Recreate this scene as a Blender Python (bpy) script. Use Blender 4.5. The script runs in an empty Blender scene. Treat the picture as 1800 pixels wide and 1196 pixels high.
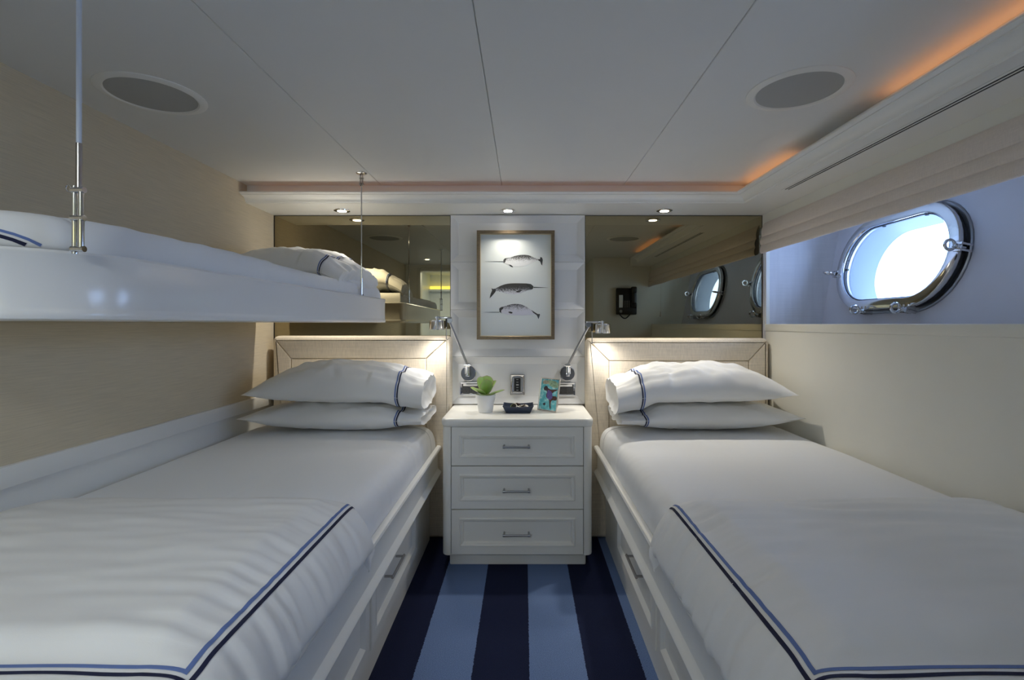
import bpy, bmesh, math, random
import numpy as np
from mathutils import Vector, Matrix, noise
random.seed(4)
PI = math.pi
C = bpy.context.scene.collection
SC = bpy.context.scene

# ------------------------------------------------------------------ camera, sky, lights, exposure
EYE = 1.12
cam_d = bpy.data.cameras.new('camera')
cam = bpy.data.objects.new('camera', cam_d); C.objects.link(cam)
cam.location = (0, 0, EYE); cam.rotation_euler = (PI/2, 0, 0)
cam_d.sensor_width = 36.0; cam_d.lens = 36.0*870/1800
cam_d.shift_x = -(921-900)/1800; cam_d.shift_y = -(598-570)/1800
cam_d.clip_start = 0.02
SC.camera = cam
SC.view_settings.view_transform = 'Standard'
SC.view_settings.look = 'None'
SC.view_settings.gamma = 1.0
SC.view_settings.use_curve_mapping = False
SC.view_settings.exposure = 0.50
SC.cycles.caustics_reflective = False
SC.cycles.caustics_refractive = False
SC.cycles.diffuse_bounces = 8
SC.cycles.max_bounces = 14
SC.cycles.sample_clamp_indirect = 6.0

w = bpy.data.worlds.new('sky'); SC.world = w; w.use_nodes = True
bg = w.node_tree.nodes['Background']
bg.inputs[0].default_value = (0.41, 0.59, 1.0, 1); bg.inputs[1].default_value = 6.5

def lamp(name, kind, loc, energy, color, target=None, **kw):
    d = bpy.data.lights.new(name, kind); d.energy = energy; d.color = color
    for k, v in kw.items(): setattr(d, k, v)
    o = bpy.data.objects.new(name, d); C.objects.link(o); o.location = loc
    if target is not None:
        o.rotation_euler = (Vector(target)-Vector(loc)).to_track_quat('-Z', 'Y').to_euler()
    return o
WARMWHITE = (1.0, 0.93, 0.80)
DOWN = [(-0.934, 2.54), (-0.082, 2.54), (0.721, 2.54)]
for (x, y), e in zip(DOWN, (17.0, 5.5, 17.0)):
    lamp('downlight_lamp', 'SPOT', (x, y, 1.688), e, WARMWHITE, (x, y-0.30, 0), spot_size=math.radians(118), spot_blend=1.0, shadow_soft_size=0.02)
REAR = [(-1.0, 0.19), (0.10, 0.30)]  # second one is an added fill light, no known fitting there
for x, y in REAR:
    lamp('downlight_lamp', 'SPOT', (x, y, 1.77), 2.2, (1.0, 0.98, 0.95), (x, y, 0), spot_size=math.radians(150), spot_blend=0.9, shadow_soft_size=0.05)
lamp('corridor_lamp', 'AREA', (-0.6, -1.2, 1.86), 22.0, (0.90, 0.97, 1.0), (-0.6, -1.2, 0), size=0.6)

# ------------------------------------------------------------------ materials
def newmat(name):
    m = bpy.data.materials.new(name); m.use_nodes = True
    return m, m.node_tree.nodes, m.node_tree.links, m.node_tree.nodes['Principled BSDF']
def mat(name, col, rough=0.5, metal=0.0, noise_scale=None, noise_amt=0.0, bump=0.0, bump_scale=200, stretch=None, coat=0.0, emit=None, estr=0.0, sheen=0.0):
    m, N, L, b = newmat(name)
    b.inputs['Base Color'].default_value = (*col, 1)
    b.inputs['Roughness'].default_value = rough
    b.inputs['Metallic'].default_value = metal
    if coat: b.inputs['Coat Weight'].default_value = coat; b.inputs['Coat Roughness'].default_value = 0.08
    if sheen: b.inputs['Sheen Weight'].default_value = sheen
    if emit: b.inputs['Emission Color'].default_value = (*emit, 1); b.inputs['Emission Strength'].default_value = estr
    vec = None
    if noise_amt or bump:
        tc = N.new('ShaderNodeTexCoord'); mp = N.new('ShaderNodeMapping'); L.new(tc.outputs['Object'], mp.inputs[0])
        if stretch: mp.inputs['Scale'].default_value = stretch
        vec = mp.outputs[0]
    if noise_amt:
        n = N.new('ShaderNodeTexNoise'); n.inputs['Scale'].default_value = noise_scale; n.inputs['Detail'].default_value = 5
        L.new(vec, n.inputs['Vector'])
        r = N.new('ShaderNodeValToRGB')
        lo = [max(0, c*(1-noise_amt)) for c in col]; hi = [min(1, c*(1+noise_amt)) for c in col]
        r.color_ramp.elements[0].position = 0.3; r.color_ramp.elements[0].color = (*lo, 1)
        r.color_ramp.elements[1].position = 0.7; r.color_ramp.elements[1].color = (*hi, 1)
        L.new(n.outputs['Fac'], r.inputs[0]); L.new(r.outputs[0], b.inputs['Base Color'])
    if bump:
        n2 = N.new('ShaderNodeTexNoise'); n2.inputs['Scale'].default_value = bump_scale; n2.inputs['Detail'].default_value = 4
        L.new(vec, n2.inputs['Vector'])
        bp = N.new('ShaderNodeBump'); bp.inputs['Strength'].default_value = bump; bp.inputs['Distance'].default_value = 0.002
        L.new(n2.outputs['Fac'], bp.inputs['Height']); L.new(bp.outputs[0], b.inputs['Normal'])
    return m
def weave(name, col, amt, sx, sy, sz, rough=0.9, bump=0.25):
    """crossed-thread fabric: two stretched noises multiplied"""
    m, N, L, b = newmat(name)
    tc = N.new('ShaderNodeTexCoord')
    outs = []
    for sc in ((sx, sx, sz), (sy, sy, sy*0.12)):
        mp = N.new('ShaderNodeMapping'); mp.inputs['Scale'].default_value = sc; L.new(tc.outputs['Object'], mp.inputs[0])
        n = N.new('ShaderNodeTexNoise'); n.inputs['Scale'].default_value = 1.0; n.inputs['Detail'].default_value = 3
        L.new(mp.outputs[0], n.inputs['Vector']); outs.append(n.outputs['Fac'])
    ad = N.new('ShaderNodeMath'); ad.operation = 'ADD'; L.new(outs[0], ad.inputs[0]); L.new(outs[1], ad.inputs[1])
    r = N.new('ShaderNodeValToRGB'); r.color_ramp.elements[0].position = 0.38; r.color_ramp.elements[1].position = 0.62
    hv = N.new('ShaderNodeMath'); hv.operation = 'MULTIPLY'; hv.inputs[1].default_value = 0.5; L.new(ad.outputs[0], hv.inputs[0])
    r.color_ramp.elements[0].color = (*[c*(1-amt) for c in col], 1); r.color_ramp.elements[1].color = (*[min(1, c*(1+amt)) for c in col], 1)
    L.new(hv.outputs[0], r.inputs[0]); L.new(r.outputs[0], b.inputs['Base Color'])
    bp = N.new('ShaderNodeBump'); bp.inputs['Strength'].default_value = bump; bp.inputs['Distance'].default_value = 0.001
    L.new(hv.outputs[0], bp.inputs['Height']); L.new(bp.outputs[0], b.inputs['Normal'])
    b.inputs['Roughness'].default_value = rough
    return m

M = {}
M['lacquer'] = mat('white_lacquer', (0.82, 0.82, 0.79), 0.30)
M['gloss'] = mat('gloss_white_lacquer', (0.80, 0.80, 0.79), 0.20, coat=0.12)
M['cabinet'] = mat('cabinet_paint', (0.81, 0.80, 0.75), 0.32)
M['wallpaint'] = mat('cream_wall_paint', (0.81, 0.80, 0.73), 0.45, noise_scale=6, noise_amt=0.012, bump=0.04, bump_scale=60)
M['ceiling'] = mat('ceiling_panel_paint', (0.74, 0.74, 0.72), 0.5, noise_scale=5, noise_amt=0.01, bump=0.03, bump_scale=90)
M['wallfabric'] = mat('grasscloth', (0.63, 0.54, 0.39), 0.9, noise_scale=1.0, noise_amt=0.07, bump=0.3, bump_scale=1.0, stretch=(9, 9, 330))
M['linen'] = weave('linen_upholstery', (0.71, 0.63, 0.51), 0.10, 9, 260, 420, 0.92, 0.4)
M['recess'] = weave('pale_wallcovering', (0.68, 0.67, 0.70), 0.05, 6, 40, 300, 0.8, 0.2)
M['hull'] = mat('hull_lining', (0.62, 0.62, 0.68), 0.6, noise_scale=8, noise_amt=0.015)
M['cotton'] = mat('white_cotton', (0.83, 0.83, 0.82), 0.85, bump=0.10, bump_scale=900, sheen=0.1)
M['cotton2'] = mat('white_percale', (0.81, 0.82, 0.83), 0.8, bump=0.10, bump_scale=700, sheen=0.1)
M['shade'] = weave('blush_linen_shade', (0.79, 0.71, 0.65), 0.05, 20, 300, 500, 0.9, 0.2)
M['navy'] = mat('navy_embroidery', (0.010, 0.014, 0.055), 0.8, bump=0.2, bump_scale=1500)
M['blue'] = mat('blue_embroidery', (0.13, 0.20, 0.45), 0.8, bump=0.2, bump_scale=1500)
M['chrome'] = mat('polished_chrome', (0.82, 0.82, 0.84), 0.08, 1.0)
M['steel'] = mat('polished_stainless', (0.66, 0.66, 0.67), 0.10, 1.0)
M['satin'] = mat('satin_metal', (0.36, 0.37, 0.39), 0.32, 1.0)
M['nickel'] = mat('dark_nickel', (0.45, 0.43, 0.42), 0.22, 1.0)
M['rod'] = mat('white_sleeve', (0.62, 0.68, 0.80), 0.35)
M['mirror'] = mat('bronze_mirror', (0.36, 0.315, 0.205), 0.012, 1.0)
M['gold'] = mat('bronze_frame', (0.23, 0.175, 0.115), 0.38, 0.75, noise_scale=60, noise_amt=0.2, stretch=(1, 1, 6))
M['goldlip'] = mat('gilt_slip', (0.72, 0.62, 0.42), 0.4, 0.5)
M['paper'] = mat('print_paper', (0.74, 0.79, 0.79), 0.55, bump=0.05, bump_scale=300)
M['ink'] = mat('print_ink', (0.045, 0.048, 0.05), 0.6, noise_scale=120, noise_amt=0.5)
M['black'] = mat('black_plastic', (0.012, 0.012, 0.014), 0.35)
M['darkgap'] = mat('dark_shadow_gap', (0.02, 0.02, 0.02), 0.8)
M['rubber'] = mat('black_gasket', (0.015, 0.016, 0.02), 0.6)
M['grille'] = mat('speaker_grille', (0.40, 0.40, 0.385), 0.7, bump=0.3, bump_scale=900)
M['speakring'] = mat('speaker_ring', (0.80, 0.79, 0.75), 0.45)
M['ceramic'] = mat('white_ceramic', (0.78, 0.79, 0.81), 0.35, noise_scale=20, noise_amt=0.03)
M['soil'] = mat('soil', (0.05, 0.035, 0.02), 0.95, bump=0.8, bump_scale=150)
M['leather'] = mat('navy_leather', (0.030, 0.045, 0.085), 0.5, bump=0.25, bump_scale=500)
M['brownin'] = mat('brown_suede', (0.055, 0.025, 0.018), 0.8)
M['silver'] = mat('silver_frame', (0.90, 0.87, 0.82), 0.25, 1.0)
M['white'] = mat('white_plastic', (0.85, 0.85, 0.83), 0.4)
M['grey'] = mat('grey_plastic', (0.30, 0.31, 0.32), 0.4)
M['tunnel'] = mat('tunnel_painted_shade', (0.24, 0.28, 0.34), 0.5)  # shade of the white tunnel put into its colour, below the bright sky
M['lens'] = mat('lamp_lens', (1, 1, 1), 0.4, emit=(1.0, 0.95, 0.85), estr=14.0)
M['lens2'] = mat('reading_lens', (1, 1, 1), 0.4, emit=(1.0, 0.96, 0.88), estr=8.0)
M['ledstrip'] = mat('amber_strip', (1, 0.6, 0.3), 0.5, emit=(1.0, 0.44, 0.17), estr=1.5)
M['leddim'] = mat('dim_amber_strip', (1, 0.6, 0.3), 0.5, emit=(1.0, 0.38, 0.14), estr=0.30)
M['rose'] = mat('graphite_metal', (0.15, 0.16, 0.18), 0.35, 0.8)
M['outlet'] = mat('charcoal_plastic', (0.05, 0.052, 0.055), 0.4)
M['yellowstrip'] = mat('yellow_strip', (1, 0.9, 0.3), 0.5, emit=(1.0, 0.85, 0.15), estr=2.0)
M['hall'] = mat('hall_paint', (0.74, 0.77, 0.78), 0.4)
M['doorwood'] = mat('white_door_paint', (0.72, 0.71, 0.64), 0.4)
M['skin'] = mat('print_skin', (0.10, 0.045, 0.04), 0.5, noise_scale=120, noise_amt=0.4)
M['suit'] = mat('print_purple', (0.14, 0.11, 0.36), 0.5, noise_scale=300, noise_amt=0.6)
M['hair'] = mat('print_hair', (0.05, 0.035, 0.05), 0.5)
M['fish'] = mat('print_sand', (0.42, 0.40, 0.30), 0.5, noise_scale=220, noise_amt=0.6)
M['palegreen'] = mat('print_green', (0.33, 0.50, 0.33), 0.5, noise_scale=90, noise_amt=0.4)

def glass():
    m, N, L, b = newmat('clear_pane'); N.remove(b)
    out = N['Material Output']; t = N.new('ShaderNodeBsdfTransparent'); g = N.new('ShaderNodeBsdfGlossy')
    g.inputs['Roughness'].default_value = 0.0; t.inputs[0].default_value = (0.95, 0.98, 1, 1)
    lw = N.new('ShaderNodeLayerWeight'); lw.inputs[0].default_value = 0.5; mx = N.new('ShaderNodeMixShader')
    pw = N.new('ShaderNodeMath'); pw.operation = 'POWER'; pw.inputs[1].default_value = 4.0; L.new(lw.outputs['Facing'], pw.inputs[0])
    ma = N.new('ShaderNodeMath'); ma.operation = 'MULTIPLY_ADD'; ma.inputs[1].default_value = 0.5; ma.inputs[2].default_value = 0.03; L.new(pw.outputs[0], ma.inputs[0])
    L.new(ma.outputs[0], mx.inputs[0]); L.new(t.outputs[0], mx.inputs[1]); L.new(g.outputs[0], mx.inputs[2]); L.new(mx.outputs[0], out.inputs[0])
    return m
M['glass'] = glass()

def carpet():
    m, N, L, b = newmat('striped_carpet')
    tc = N.new('ShaderNodeTexCoord'); sep = N.new('ShaderNodeSeparateXYZ'); L.new(tc.outputs['Object'], sep.inputs[0])
    nz = N.new('ShaderNodeTexNoise'); nz.inputs['Scale'].default_value = 160; L.new(tc.outputs['Object'], nz.inputs['Vector'])
    j = N.new('ShaderNodeMath'); j.operation = 'MULTIPLY_ADD'; j.inputs[1].default_value = 0.010; L.new(nz.outputs['Fac'], j.inputs[0]); L.new(sep.outputs['X'], j.inputs[2])
    o = N.new('ShaderNodeMath'); o.operation = 'ADD'; o.inputs[1].default_value = 0.167 + 0.1845*20 - 0.005; L.new(j.outputs[0], o.inputs[0])
    d = N.new('ShaderNodeMath'); d.operation = 'DIVIDE'; d.inputs[1].default_value = 0.1845*2; L.new(o.outputs[0], d.inputs[0])
    f = N.new('ShaderNodeMath'); f.operation = 'FRACT'; L.new(d.outputs[0], f.inputs[0])
    g = N.new('ShaderNodeMath'); g.operation = 'GREATER_THAN'; g.inputs[1].default_value = 0.5; L.new(f.outputs[0], g.inputs[0])
    n2 = N.new('ShaderNodeTexNoise'); n2.inputs['Scale'].default_value = 420; n2.inputs['Detail'].default_value = 3; L.new(tc.outputs['Object'], n2.inputs['Vector'])
    cols = []
    for c in ((0.012, 0.017, 0.050), (0.150, 0.225, 0.42)):
        r = N.new('ShaderNodeValToRGB'); r.color_ramp.elements[0].position = 0.3; r.color_ramp.elements[1].position = 0.7
        r.color_ramp.elements[0].color = (*[q*0.62 for q in c], 1); r.color_ramp.elements[1].color = (*[q*1.4 for q in c], 1)
        L.new(n2.outputs['Fac'], r.inputs[0]); cols.append(r.outputs[0])
    mx = N.new('ShaderNodeMix'); mx.data_type = 'RGBA'; L.new(g.outputs[0], mx.inputs[0]); L.new(cols[0], mx.inputs[6]); L.new(cols[1], mx.inputs[7])
    L.new(mx.outputs[2], b.inputs['Base Color']); b.inputs['Roughness'].default_value = 0.95
    b.inputs['Specular IOR Level'].default_value = 0.15
    bp = N.new('ShaderNodeBump'); bp.inputs['Strength'].default_value = 0.6; bp.inputs['Distance'].default_value = 0.004
    L.new(n2.outputs['Fac'], bp.inputs['Height']); L.new(bp.outputs[0], b.inputs['Normal'])
    return m
M['carpet'] = carpet()

def whale_mat(name, dark_lo, dark_hi, spot, tint):
    """printed animal: dark back breaking into speckles towards a pale belly"""
    m, N, L, b = newmat(name)
    tc = N.new('ShaderNodeTexCoord'); sep = N.new('ShaderNodeSeparateXYZ'); L.new(tc.outputs['Generated'], sep.inputs[0])
    n = N.new('ShaderNodeTexNoise'); n.inputs['Scale'].default_value = spot; n.inputs['Detail'].default_value = 4; n.inputs['Roughness'].default_value = 0.7
    L.new(tc.outputs['Object'], n.inputs['Vector'])
    ma = N.new('ShaderNodeMapRange'); ma.inputs[1].default_value = dark_lo; ma.inputs[2].default_value = dark_hi
    ma.inputs[3].default_value = -0.22; ma.inputs[4].default_value = 0.30
    L.new(sep.outputs['Z'], ma.inputs[0])
    ad = N.new('ShaderNodeMath'); ad.operation = 'ADD'; L.new(n.outputs['Fac'], ad.inputs[0]); L.new(ma.outputs[0], ad.inputs[1])
    r = N.new('ShaderNodeValToRGB'); r.color_ramp.elements[0].position = 0.46; r.color_ramp.elements[1].position = 0.62
    r.color_ramp.elements[0].color = (*tint, 1); r.color_ramp.elements[1].color = (0.055, 0.055, 0.055, 1)
    L.new(ad.outputs[0], r.inputs[0]); L.new(r.outputs[0], b.inputs['Base Color']); b.inputs['Roughness'].default_value = 0.6
    return m
M['whale_a'] = whale_mat('narwhal_ink_grey', 0.25, 1.1, 330, (0.72, 0.74, 0.76))
M['whale_b'] = whale_mat('narwhal_ink_dark', 0.15, 0.85, 330, (0.70, 0.72, 0.78))
M['whale_c'] = whale_mat('narwhal_ink_pale', 0.35, 1.25, 330, (0.66, 0.67, 0.76))

def leafmat():
    m, N, L, b = newmat('succulent_leaf')
    tc = N.new('ShaderNodeTexCoord')
    at = N.new('ShaderNodeAttribute'); at.attribute_name = 'edge'
    r = N.new('ShaderNodeValToRGB'); e = r.color_ramp.elements
    e[0].position = 0.0; e[0].color = (0.36, 0.58, 0.11, 1); e[1].position = 1.0; e[1].color = (0.50, 0.16, 0.12, 1)
    x = e.new(0.80); x.color = (0.48, 0.66, 0.26, 1); x = e.new(0.93); x.color = (0.55, 0.50, 0.28, 1)
    L.new(at.outputs['Fac'], r.inputs[0])
    n = N.new('ShaderNodeTexNoise'); n.inputs['Scale'].default_value = 60; L.new(tc.outputs['Object'], n.inputs['Vector'])
    mx = N.new('ShaderNodeMix'); mx.data_type = 'RGBA'; mx.blend_type = 'MULTIPLY'; mx.inputs[0].default_value = 0.25
    L.new(r.outputs[0], mx.inputs[6]); L.new(n.outputs['Color'], mx.inputs[7]); L.new(mx.outputs[2], b.inputs['Base Color'])
    b.inputs['Roughness'].default_value = 0.45; b.inputs['Subsurface Weight'].default_value = 0.0
    return m
M['leaf'] = leafmat()

def watermat():
    m, N, L, b = newmat('print_turquoise')
    tc = N.new('ShaderNodeTexCoord'); n = N.new('ShaderNodeTexNoise'); n.inputs['Scale'].default_value = 60; n.inputs['Detail'].default_value = 6
    L.new(tc.outputs['Object'], n.inputs['Vector'])
    r = N.new('ShaderNodeValToRGB'); e = r.color_ramp.elements
    e[0].position = 0.35; e[0].color = (0.10, 0.48, 0.56, 1); e[1].position = 0.68; e[1].color = (0.70, 0.90, 0.90, 1)
    x = e.new(0.52); x.color = (0.22, 0.66, 0.72, 1)
    L.new(n.outputs['Fac'], r.inputs[0]); L.new(r.outputs[0], b.inputs['Base Color']); b.inputs['Roughness'].default_value = 0.35
    return m
M['water'] = watermat()

# ------------------------------------------------------------------ mesh helpers
class MB:
    def __init__(s): s.v = []; s.f = []; s.m = []; s.cur = 0
    def add(s, vs, fs):
        o = len(s.v); s.v += [tuple(p) for p in vs]
        for f in fs: s.f.append(tuple(i+o for i in f)); s.m.append(s.cur)
        return s
    def box(s, x0, x1, y0, y1, z0, z1, bev=0.0, seg=2):
        bm = bmesh.new(); bmesh.ops.create_cube(bm, size=1.0)
        for q in bm.verts:
            q.co = ((x0+x1)/2+q.co.x*(x1-x0), (y0+y1)/2+q.co.y*(y1-y0), (z0+z1)/2+q.co.z*(z1-z0))
        if bev: bmesh.ops.bevel(bm, geom=list(bm.edges), offset=bev, segments=seg, profile=0.5, affect='EDGES')
        bm.verts.index_update()
        s.add([q.co[:] for q in bm.verts], [[q.index for q in f.verts] for f in bm.faces]); bm.free(); return s
    def loft(s, loops, cap=True, close=True, wrap=False):
        n = len(loops[0]); vs = [p for l in loops for p in l]; fs = []
        k = len(loops)
        for i in range(k if wrap else k-1):
            a = i*n; b = ((i+1) % k)*n
            for j in range(n if close else n-1):
                j2 = (j+1) % n; fs.append((a+j, a+j2, b+j2, b+j))
        if cap and not wrap: fs.append(tuple(range(n-1, -1, -1))); fs.append(tuple((k-1)*n+j for j in range(n)))
        return s.add(vs, fs)
    def cyl(s, p0, p1, r0, r1=None, n=20):
        r1 = r0 if r1 is None else r1
        p0 = Vector(p0); p1 = Vector(p1); d = (p1-p0).normalized(); a = d.orthogonal().normalized(); b = d.cross(a)
        L = [[p+(a*math.cos(2*PI*i/n)+b*math.sin(2*PI*i/n))*r for i in range(n)] for p, r in ((p0, r0), (p1, r1))]
        return s.loft(L)
    def tube(s, pts, r, n=10, closed=False):
        pts = [Vector(p) for p in pts]; k = len(pts); L = []; a = None
        for i, p in enumerate(pts):
            if closed: t = (pts[(i+1) % k]-pts[i-1]).normalized()
            else: t = (pts[min(i+1, k-1)]-pts[max(i-1, 0)]).normalized()
            a = t.orthogonal().normalized() if a is None else (a-t*a.dot(t)).normalized()
            b = t.cross(a); rr = r[i] if isinstance(r, (list, tuple)) else r
            L.append([p+(a*math.cos(2*PI*j/n)+b*math.sin(2*PI*j/n))*rr for j in range(n)])
        return s.loft(L, wrap=closed)
    def lathe(s, prof, o, axis=(0, 0, 1), n=32):
        d = Vector(axis).normalized(); a = d.orthogonal().normalized(); b = d.cross(a); o = Vector(o)
        L = [[o+d*h+(a*math.cos(2*PI*i/n)+b*math.sin(2*PI*i/n))*max(r, 1e-5) for i in range(n)] for r, h in prof]
        return s.loft(L)
    def torus(s, c, axis, R, r, n=28, k=10):
        d = Vector(axis).normalized(); a = d.orthogonal().normalized(); b = d.cross(a); c = Vector(c)
        return s.tube([c+(a*math.cos(2*PI*i/n)+b*math.sin(2*PI*i/n))*R for i in range(n)], r, k, True)
    def prism(s, poly, fn, d0, d1):
        return s.loft([[fn(u, v, d0) for u, v in poly], [fn(u, v, d1) for u, v in poly]])
    def rects(s, fn, w2, h2, rings):
        """nested rectangles lofted: rings = (inset, depth)"""
        L = []
        for ins, d in rings:
            a = w2-ins; b = h2-ins
            L.append([fn(-a, -b, d), fn(a, -b, d), fn(a, b, d), fn(-a, b, d)])
        return s.loft(L)
    def sphere(s, c, r, n=14, sc=(1, 1, 1)):
        prof = [(math.sin(PI*i/n), -math.cos(PI*i/n)) for i in range(n+1)]
        L = [[(c[0]+sc[0]*r*max(p, 1e-4)*math.cos(2*PI*j/(2*n)), c[1]+sc[1]*r*max(p, 1e-4)*math.sin(2*PI*j/(2*n)), c[2]+sc[2]*r*h) for j in range(2*n)] for p, h in prof]
        return s.loft(L)

def root_loc(p):
    while p.parent: p = p.parent
    return Vector(p.location)
def obj(name, mb, m, parent=None, smooth=True, angle=35, loc=None, local=False, recalc=True):
    me = bpy.data.meshes.new(name)
    off = Vector((0, 0, 0)) if local else (root_loc(parent) if parent else Vector(loc or (0, 0, 0)))
    me.from_pydata([tuple(Vector(p)-off) for p in mb.v], [], mb.f); me.validate()
    if recalc:
        bm = bmesh.new(); bm.from_mesh(me); bmesh.ops.recalc_face_normals(bm, faces=bm.faces); bm.to_mesh(me); bm.free()
    mats = m if isinstance(m, (list, tuple)) else [m]
    for q in mats: me.materials.append(M[q])
    if len(mats) > 1:
        for p, i in zip(me.polygons, mb.m): p.material_index = i
    if smooth:
        me.polygons.foreach_set('use_smooth', [True]*len(me.polygons)); me.set_sharp_from_angle(angle=math.radians(angle))
    o = bpy.data.objects.new(name, me); C.objects.link(o)
    if parent: o.parent = parent
    elif loc: o.location = loc
    return o
def tag(o, label, cat, group=None):
    o['label'] = label; o['category'] = cat
    if group: o['group'] = group
    return o
def thing(name, label, cat, loc, group=None, rotz=0):
    o = bpy.data.objects.new(name, None); C.objects.link(o); o.location = loc; o.rotation_euler = (0, 0, rotz); o.empty_display_size = 0.05
    return tag(o, label, cat, group)
def struct(name, mb, m, parent=None, **k):
    o = obj(name, mb, m, parent, **k)
    if not parent: o['kind'] = 'structure'
    return o
def struct_empty(name, loc):
    o = bpy.data.objects.new(name, None); C.objects.link(o); o.location = loc; o['kind'] = 'structure'; return o
def copy_tree(o, parent=None):
    c = o.copy(); C.objects.link(c); c.parent = parent
    for ch in list(o.children): copy_tree(ch, c)
    return c
def chaikin(p, k=3):
    for _ in range(k):
        q = [p[0]]
        for a, b in zip(p, p[1:]):
            q.append((a[0]*.75+b[0]*.25, a[1]*.75+b[1]*.25)); q.append((a[0]*.25+b[0]*.75, a[1]*.25+b[1]*.75))
        q.append(p[-1]); p = q
    return p
def rrect_arc(cx, cy, r, a0, a1, n=8):
    return [(cx+r*math.cos(a0+(a1-a0)*i/n), cy+r*math.sin(a0+(a1-a0)*i/n)) for i in range(n+1)]

# ------------------------------------------------------------------ the room
XL, XR, YB, ZC, ZS = -1.342, 1.29, 2.66, 1.792, 1.704
HX = lambda z: 1.587+0.19*(z-1.12)
YF = -0.30      # wall behind the viewpoint
PH = 0.32       # short wall with the telephone
struct('floor', MB().box(XL-0.15, 1.85, -2.5, YB+0.02, -0.05, 0.0), 'carpet')

# ceiling: four panels with fine joints
ceil_o = struct_empty('ceiling', (0, 1, ZC))
xs = [XL-0.005, -0.691, -0.107, 0.482, 1.72]
for a, b in zip(xs, xs[1:]):
    obj('ceiling_panel', MB().box(a+0.0006, b-0.0006, YF, YB, ZC, ZC+0.02, 0.002, 1), 'ceiling', ceil_o)
obj('joint_backing', MB().box(XL-0.04, 1.80, YF, YB+0.04, ZC+0.021, ZC+0.04), 'darkgap', ceil_o)
obj('soffit', MB().box(XL, 1.75, 2.397, YB, ZS, ZC-0.0005), 'lacquer', ceil_o)
obj('soffit', MB().box(1.072, 1.75, PH, 2.397, ZS, ZC-0.0005), 'lacquer', ceil_o)

# left wall: grasscloth above, lacquered panel below
wl = struct_empty('wall_left', (XL, 1.2, 0))
obj('grasscloth_panel', MB().box(XL-0.04, XL, YF, YB, 0.753, ZC), 'wallfabric', wl)
obj('lower_panel', MB().box(XL-0.04, XL-0.004, YF, YB, 0, 0.70), 'lacquer', wl)
struct('trim_3', MB().box(XL-0.03, XL+0.012, YF+0.01, YB, 0.697, 0.754, 0.003), 'lacquer')

# back wall
wb = struct_empty('wall_back', (0, YB, 0))
obj('wall_lining', MB().box(XL-0.04, XR, YB, YB+0.04, 0, ZC), 'linen', wb)
obj('recess_end', MB().box(XR-0.01, 1.76, YB-0.02, YB+0.04, 1.0, ZC), 'recess', wb)
# four dished panels over the nightstand
px0, px1 = -0.3906, 0.324
zs = [0.693, 0.947, 1.196, 1.450, 1.701]
for a, b in zip(zs, zs[1:]):
    cx, cz = (px0+px1)/2, (a+b)/2
    fn = lambda u, v, d, cx=cx, cz=cz: (cx+u, 2.634-d, cz+v)
    mb = MB().rects(fn, (px1-px0)/2, (b-a)/2-0.0006, [(0, -0.026), (0, -0.001), (0.001, 0.0), (0.003, 0.0), (0.040, -0.016)])
    obj('dished_panel', mb, 'gloss', wb, angle=5)

# right wall: lower panel, ledge, hull lining with two portholes
wr = struct_empty('wall_right', (XR, 1.5, 0))
obj('lower_panel', MB().box(XR, XR+0.04, PH, YB+0.02, 0, 1.0835), 'wallpaint', wr)
struct('trim_4', MB().box(XR-0.005, 1.66, PH-0.01, YB-0.015, 1.0838, 1.1205, 0.003), 'wallpaint')
obj('valance_board', MB().box(XR-0.012, XR+0.012, PH, YB-0.001, 1.640, ZS), 'wallpaint', wr)
obj('corner_post', MB().box(XR-0.003, XR+0.016, YB-0.03, YB-0.001, 1.115, 1.655), 'wallpaint', wr)

AL = math.atan(0.19)
E1 = Vector((0, 1, 0)); E2 = Vector((math.sin(AL), 0, math.cos(AL))); EN = Vector((-math.cos(AL), 0, math.sin(AL)))
def port_center(y): return Vector((HX(1.395), y, 1.395))
PORTS = [2.17, 0.93]
def stadium(hl, r, n=20):
    p = [((hl)+r*math.cos(t), r*math.sin(t)) for t in [-PI/2+PI*i/n for i in range(n+1)]]
    p += [(-(hl)+r*math.cos(t), r*math.sin(t)) for t in [PI/2+PI*i/n for i in range(n+1)]]
    return p
def hull_with_holes():
    cu = bpy.data.curves.new('hull', 'CURVE'); cu.dimensions = '2D'; cu.fill_mode = 'BOTH'; cu.extrude = 0.004
    def poly(pts):
        sp = cu.splines.new('POLY'); sp.points.add(len(pts)-1); sp.use_cyclic_u = True
        for q, p in zip(sp.points, pts): q.co = (p[0], p[1], 0, 1)
    poly([(PH-2.17, -0.31), (YB+0.02-2.17, -0.31), (YB+0.02-2.17, 0.34), (PH-2.17, 0.34)])
    for y in PORTS: poly([(u+y-2.17, v) for u, v in stadium(0.133, 0.190)])
    o = bpy.data.objects.new('hull', cu); C.objects.link(o)
    me = bpy.data.meshes.new_from_object(o.evaluated_get(bpy.context.evaluated_depsgraph_get())); bpy.data.objects.remove(o)
    base = port_center(2.17); mb = MB()
    vs = [base+E1*p.co.x+E2*p.co.y+EN*(p.co.z-0.004) for p in me.vertices]
    mb.add(vs, [list(f.vertices) for f in me.polygons]); return mb
obj('hull_lining', hull_with_holes(), 'hull', wr, smooth=False)

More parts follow.
